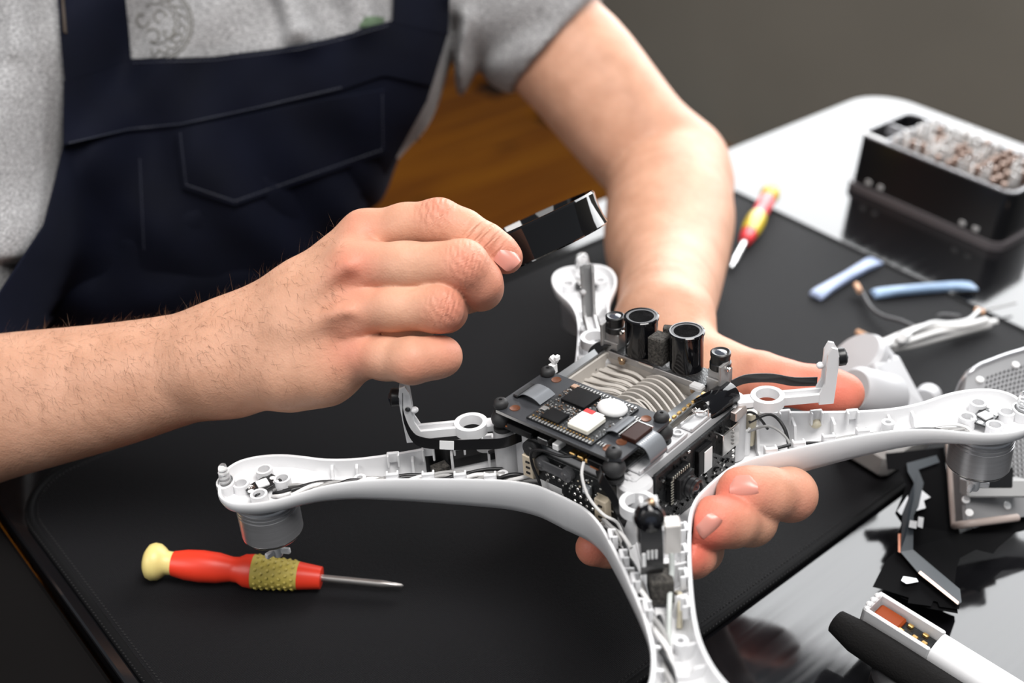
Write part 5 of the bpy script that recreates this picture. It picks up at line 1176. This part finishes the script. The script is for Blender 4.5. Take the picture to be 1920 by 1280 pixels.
# ================================================================== camera gimbal with its loose cables
GW = mat('gimbal_grey_white', (.46, .46, .475), .4); GWD = mat('gimbal_dark_grey', (.34, .33, .32), .4)  # camera block gets the darker grey
gm = empty('camera_gimbal', on(1640, 800, 0)); tag(gm, 'white camera gimbal with a bundle of loose cables behind the right drone arm', 'camera gimbal')
GM = np.array(gm.matrix_world.inverted())
def inG(P): return np.asarray(P) + GM[:3, 3]
a = at(1622, 690, .725); ax = nrm(RW @ np.array([-.55, -.55, -.35])); 
b = MB(); b.lathe([(0, -.014), (.0165, -.014), (.019, -.012), (.019, .002), (.0178, .0025), (.0178, .004), (.0192, .0045), (.0192, .010), (.017, .013), (0, .0135)], inG(a), frame(ax), n=40); b.build('motor_drum', GW, gm, 35)
b = MB(); b.tubering(inG(a) + ax * .0022, inG(a) + ax * .0042, .0182, .0165, 40); b.build('drum_groove', DGREY, gm)
P = [at(1640, 678, .70), at(1686, 661, .72), at(1742, 765, .705), at(1680, 775, .69)]
nn = nrm(np.cross(P[1] - P[0], P[3] - P[0])); nn = nn if np.dot(nn, RW[:, 2]) > 0 else -nn
b = MB(); V = [inG(q) for q in P] + [inG(q + nn * .026) for q in P]; b.add(V, [(0, 1, 2, 3), (7, 6, 5, 4), (0, 4, 5, 1), (1, 5, 6, 2), (2, 6, 7, 3), (3, 7, 4, 0)]); o = b.build('yaw_arm', GW, gm); bv = o.modifiers.new('bevel', 'BEVEL'); bv.width = .003; bv.segments = 3
b = MB(); b.lathe([(0, 0), (.013, 0), (.0145, .002), (.0145, .030), (.012, .034), (0, .034)], inG(at(1672, 748, .70)), frame(at(1590, 728, .68) - at(1672, 748, .70)), n=32); b.build('roll_motor', GW, gm, 40)
b = MB(); b.lathe([(0, 0), (.007, 0), (.008, .002), (.008, .014), (0, .016)], inG(at(1732, 752, .715)), frame(RW @ np.array([.5, -.2, .8])), n=24); b.build('tilt_motor', GW, gm, 40)
b = MB(); b.box(inG(at(1668, 765, .70) * [1, 1, 0] + [0, 0, .0106]), (.05, .04, .02), FR, bev=.004); b.build('camera_block', GWD, gm)
def gwire(pts, r, m, name='cable'): b = MB(); b.tube(spline([inG(q) for q in pts], 26), r, 7); b.build(name, m, gm, 60)
gwire([on(1640, 650, .03), on(1690, 628, .022), on(1740, 612, .016), on(1800, 612, .010), on(1850, 600, .008)], .0026, WIREW)
gwire([on(1640, 655, .026), on(1700, 640, .018), on(1760, 622, .012), on(1820, 614, .006), on(1858, 606, .005)], .0022, WIREW)
gwire([on(1650, 660, .022), on(1710, 650, .012), on(1770, 634, .008), on(1830, 618, .005), on(1856, 612, .004)], .0018, WIREG)
gwire([on(1690, 632, .022), on(1745, 606, .018), on(1780, 606, .012), on(1815, 600, .008), on(1836, 582, .008)], .0016, mat('silver_braid', (.66, .66, .66), .4, .3))
gwire([on(1720, 616, .014), on(1690, 602, .010), on(1655, 592, .006), on(1632, 575, .005), on(1615, 545, .004)], .0015, mat('cable_dark_grey', (.07, .07, .075), .45))
gwire([on(1660, 640, .02), on(1640, 636, .015), on(1622, 628, .010)], .0018, mat('cable_tan', (.42, .33, .26), .5))
gwire([on(1800, 594, .008), on(1770, 590, .006), on(1758, 594, .004)], .0015, MATS['cable_dark_grey'])
gwire([on(1836, 584, .006), on(1862, 578, .003), on(1905, 568, .003)], .0008, WIREG)
for (p, q, m) in (((1612, 546), (1605, 533), mat('copper_end', (.72, .42, .26), .4, .3)), ((1624, 630), (1606, 622), MATS['copper_end']), ((1828, 580), (1846, 586), MATS['copper_end']), ((1852, 604), (1868, 602), LABELW)):
    b = MB(); b.tube([inG(on(*p, .006)), inG(on(*q, .006))], .0022, 8); b.build('plug', m, gm)
for (p, q) in (((1655, 648), (1668, 643)), ((1690, 632), (1700, 628))):
    b = MB(); b.tube([inG(on(*p, .028)), inG(on(*q, .024))], .0035, 10); b.build('cable_tie', LABELW, gm)
# ================================================================== perforated grey cover standing on the desk
pc = empty('perforated_cover', on(1850, 1010, DESK_Z)); PCI = np.array(pc.matrix_world)[:3, 3]; tag(pc, 'perforated grey metal cover behind the right drone motor', 'cover plate')
PGM = mat('perforated_grey', (.20, .20, .205), .5, .0)
def cover(s, t):
    """s across, t from top to bottom; a sheet bent back along its top edge"""
    x = np.interp(t, [0, .25, 1], [1790, 1778, 1790]) + s * 235; y = 985 - (1 - t) * np.interp(s, [0, .05, .1, .2, .4, .6, 1], [235, 266, 284, 300, 318, 332, 350]) - 30 * s * t
    d = .66 + .03 * s - .035 * t + .05 * max(0, .3 - t) ; d += .05 * max(0, .08 - s) * 4
    return at(x, y, d) - PCI
b = MB(); NS, NT = 30, 34; front = {}
G = np.array([[cover(i / NS, j / NT) for j in range(NT + 1)] for i in range(NS + 1)])
du = np.gradient(G, axis=0); dv_ = np.gradient(G, axis=1); Nn = np.cross(du, dv_); Nn /= np.linalg.norm(Nn, axis=2, keepdims=True)
if np.sum(Nn * RW[:, 2]) > 0: Nn = -Nn
V = []; F = []
def lerp2(i, j, a, c): 
    A = G[i, j] * (1 - a) * (1 - c) + G[i + 1, j] * a * (1 - c) + G[i + 1, j + 1] * a * c + G[i, j + 1] * (1 - a) * c; return A, Nn[i, j]
for i in range(NS):
    for j in range(NT):
        isin = i >= 4 and 3 <= j <= 27 and not (j > 22 and i < 10) and not (j < 9 and i < 8)
        ring = [(0, 0), (.5, 0), (1, 0), (1, .5), (1, 1), (.5, 1), (0, 1), (0, .5)]; o = len(V)
        for lay in (0, -.0012):
            for (a, c) in ring: q, n_ = lerp2(i, j, a, c); V.append(q + n_ * lay)
            if isin:
                for k in range(8):
                    t = math.pi * (-.75 + k * .25); q, n_ = lerp2(i, j, .5 + .34 * math.cos(t), .5 + .34 * math.sin(t)); V.append(q + n_ * lay)
        st_ = 16 if isin else 8
        if isin:
            for k in range(8):
                l = (k + 1) % 8; F.append((o + k, o + l, o + 8 + l, o + 8 + k)); F.append((o + st_ + l, o + st_ + k, o + st_ + 8 + k, o + st_ + 8 + l)); F.append((o + 8 + k, o + 8 + l, o + st_ + 8 + l, o + st_ + 8 + k))
        else: F.append(tuple(o + k for k in range(8))); F.append(tuple(o + st_ + k for k in reversed(range(8))))
b.add(V, F); b.build('perforated_sheet', PGM, pc)
b = MB(); b.tube([cover(0, t) for t in np.linspace(.02, 1, 14)] + [cover(s, 1) for s in np.linspace(.06, .5, 8)], .0022, 8); b.build('folded_edge', mat('taupe_edge', (.40, .33, .30), .5), pc, 50)
b = MB(); b.tube([cover(s, 0) for s in np.linspace(0, 1, 20)], .0016, 8); b.build('top_edge', ALU, pc, 50)
for (s, t) in ((.22, .10), (.50, .08), (.10, .84), (.12, .93), (.42, .92)):
    q = cover(s, t); b = MB(); b.lathe([(0, .0009), (.0020, .0008), (.0023, 0)][::-1], q + Nn[int(s * NS), int(t * NT)] * .0004, frame(Nn[int(s * NS), int(t * NT)]), n=14); b.build('rivet', LABELW, pc, 50)
b = MB(); b.box(cover(.26, .80) + Nn[8, 27] * .006, (.032, .010, .012), np.stack([RW[:, 0], -RW[:, 1], -RW[:, 2]], 1), bev=.001); b.build('socket_block', mat('grey_block2', (.42, .42, .42), .4), pc)
b = MB(); b.box(cover(.22, .74) + Nn[8, 25] * .010, (.020, .012, .008), np.stack([RW[:, 0], -RW[:, 1], -RW[:, 2]], 1), bev=.001); b.build('socket_block', BLACK, pc)
# ================================================================== black bracket plate with flat cable, lying on the desk
bp_ = empty('camera_bracket', on(1720, 1040, DESK_Z)); BPI = np.array(bp_.matrix_world)[:3, 3]; tag(bp_, 'black stamped metal bracket with a grey flat cable on the glossy desk', 'bracket')
def plate_fn(zf):
    return lambda q: on(q[0], q[1], zf(q[0], q[1]) + q[2]) - BPI
zf = lambda x, y: .010 + .018 * max(0, min(1, (1000 - y) / 160)) 
b = MB(); b.prism([(1660, 850), (1770, 838), (1778, 905), (1790, 960), (1800, 1000), (1860, 975), (1920, 955), (1960, 960), (1960, 985), (1905, 998), (1870, 1028), (1862, 1038), (1830, 1030), (1800, 1046), (1794, 1062), (1790, 1092), (1802, 1125), (1798, 1142), (1762, 1137), (1758, 1128), (1750, 1126), (1746, 1136), (1702, 1130), (1704, 1120), (1660, 1106), (1636, 1100), (1662, 1048), (1676, 1036), (1682, 1010), (1690, 980), (1678, 962), (1680, 958), (1700, 910), (1686, 880), (1664, 880)], 0, .0016, plate_fn(zf)); b.build('plate', mat('bracket_black', (.0035, .0035, .004), .85, spec=.08), bp_)
b = MB(); b.prism([(1672, 1098), (1700, 1094), (1750, 1122), (1795, 1140), (1796, 1150), (1740, 1140), (1690, 1120)], -.010, 0, plate_fn(lambda x, y: .010)); b.build('foot', MATS['bracket_black'], bp_)
FLX = mat('slate_flex', (.028, .036, .044), .45, 0)
zf2 = lambda x, y: zf(x, y) + .004
b = MB(); b.prism([(1700, 868), (1756, 853), (1762, 866), (1722, 880), (1732, 905), (1722, 950), (1712, 968), (1712, 1030), (1738, 1052), (1800, 1104), (1803, 1128), (1796, 1134), (1724, 1076), (1688, 1034), (1692, 962), (1714, 905), (1702, 884)], 0, .0007, plate_fn(zf2)); b.build('flat_cable', FLX, bp_)
b = MB(); b.prism([(1722, 1074), (1726, 1070), (1798, 1128), (1796, 1133)], 0, .0012, plate_fn(lambda x, y: zf2(x, y) + .0006)); b.build('gold_edge', mat('rose_gold', (.72, .50, .40), .3, .8), bp_)
b = MB(); b.prism([(1684, 1000), (1690, 1000), (1688, 1036), (1684, 1034)], 0, .0012, plate_fn(lambda x, y: zf2(x, y))); b.build('orange_edge', mat('orange_edge', (.65, .16, .03), .4), bp_)
for (x, y, w_, h_) in ((1706, 975, 14, 16), (1722, 968, 10, 22)):
    b = MB(); b.prism([(x, y), (x + w_, y + 2), (x + w_ - 2, y + h_), (x - 2, y + h_ - 3)], 0, .003, plate_fn(lambda x, y: zf2(x, y) + .0008)); b.build('white_plug', LABELW, bp_)
for P in ([(1718, 940), (1728, 918), (1745, 932), (1732, 938), (1736, 952), (1716, 958)], [(1682, 958), (1702, 928), (1704, 940), (1690, 966)], [(1820, 985), (1868, 972), (1872, 976), (1826, 990)], [(1690, 1088), (1694, 1080), (1718, 1084), (1722, 1090), (1700, 1094)]):
    b = MB(); b.prism(P, 0, .0012, plate_fn(lambda x, y: zf2(x, y) - .0012 + .0006)); b.build('bare_metal', mat('bright_cut', (.82, .83, .85), .3, .3), bp_)
# ================================================================== landing gear leg in the corner
lg = empty('landing_gear_leg', on(1640, 1160, DESK_Z)); LGI = np.array(lg.matrix_world)[:3, 3]; tag(lg, 'white landing gear leg with black foam strip and open orange end in the corner', 'drone part')
A_, B_ = on(1632, 1130, .026), on(1945, 1325, .026); x = nrm(B_ - A_); z = nrm(np.array([0, 0, 1]) - np.dot([0, 0, 1], x) * x); y = np.cross(z, x); LR = np.stack([x, y, z], 1); LL = np.linalg.norm(B_ - A_)
def lgp(u_, v_, w_): return A_ + LR @ np.array([u_, v_, w_]) - LGI
b = MB(); sec = [(-.008, -.012), (-.0085, -.002), (-.007, .002), (-.003, .0035), (.003, .0035), (.007, .002), (.0085, -.002), (.008, -.012)]
V = [lgp(u_, q[0], q[1]) for u_ in (.036, LL) for q in sec]; F = [(k, k + 8, (k + 1) % 8 + 8, (k + 1) % 8) for k in range(8)] + [tuple(range(8)), tuple(range(15, 7, -1))]; b.add(V, F); b.build('leg_tube', WHITE, lg, 50)
b = MB()
for (u0, u1, v0, v1, w0, w1) in ((0, .036, -.0085, -.0062, -.012, .003), (0, .036, .0062, .0085, -.012, .003), (0, .0026, -.0085, .0085, -.012, .003), (0, .036, -.0085, .0085, -.012, -.009)): b.box(lgp((u0 + u1) / 2, (v0 + v1) / 2, (w0 + w1) / 2), (u1 - u0, v1 - v0, w1 - w0), LR, bev=.0008)
b.build('open_end', WHITE, lg)
MB().box(lgp(.011, 0, -.004), (.014, .010, .007), LR, bev=.001).build('orange_module', mat('orange_resin', (.26, .045, .008), .6, spec=.2), lg)
MB().box(lgp(.026, 0, -.005), (.017, .011, .004), LR, bev=.0005).build('small_board', PCB, lg)
for (u_, v_) in ((.019, -.003), (.021, .003), (.026, -.002), (.029, .003), (.031, -.002)): MB().box(lgp(u_, v_, -.002), (.003, .002, .002), LR, bev=.0004).build('component', GOLD, lg)
for k in range(3): b = MB(); ball(b, lgp(.001, -.004 + k * .004, .003), .0016); b.build('nub', WHITE, lg)
b = MB(); P = [lgp(-.008 + .0, -.0155, -.008)] + [lgp(u_, -.0165, -.008) for u_ in np.linspace(.004, LL, 6)]
rs = [.0062, .0084, .0088, .0088, .0088, .0088, .0088]; b.tube(P, rs, 14); b.build('foam_strip', mat('foam_black', (.007, .0065, .0065), .9, spec=.2, bump=(900, .5)), lg, 60)
b = MB(); q = lgp(.030, -.020, 0); q = np.array([q[0], q[1], 0]); b.lathe([(0, .0002), (.0120, .0002), (.0125, .002), (.0125, .016), (.010, .018), (0, .018)], q, n=28); b.build('rubber_foot', mat('foot_rubber', (.01, .01, .011), .35), lg, 40)
# ================================================================== hair on the right forearm and the back of the hand
def hairs():
    W = toP(VR); rngh = np.random.default_rng(5); X = VR[:, 0] / VR[:, 2] * FPX + 960; Y = VR[:, 1] / VR[:, 2] * FPX + 640
    # vertex normals
    Qn = np.cross(W[QR[:, 1]] - W[QR[:, 0]], W[QR[:, 2]] - W[QR[:, 0]]); N = np.zeros_like(W)
    for k in range(4):
        for c in range(3): N[:, c] += np.bincount(QR[:, k], Qn[:, c], len(W))
    N /= np.linalg.norm(N, axis=1, keepdims=True) + 1e-9
    cand = np.where((X > -40) & (X < 640) & (Y < 790))[0]; up = N[cand] @ np.array([0, 0, 1.]); p = np.clip(.25 + up, .03, 1) * np.where(X[cand] < 480, 1, .55); idx = rngh.choice(cand, 2600, p=p / p.sum())
    b = MB(); fl = nrm(RW @ np.array([.75, .62, .0]))
    for i in idx:
        n = N[i]; t = nrm(fl - np.dot(fl, n) * n + rngh.normal(0, .35, 3)); L = rngh.uniform(.003, .0085); a = W[i]; m1 = a + t * L * .5 + n * L * .22; e = a + t * L + n * L * rngh.uniform(.12, .4); s = nrm(np.cross(t, n)) * .000045
        o = len(b.v); b.add([a - s, a + s, m1 + s * .8, m1 - s * .8, e], [(0, 1, 2, 3), (3, 2, 4)])
    tag(b.build('arm_hair', mat('arm_hair', (.16, .085, .045), .5), person), kind='stuff')
hairs()
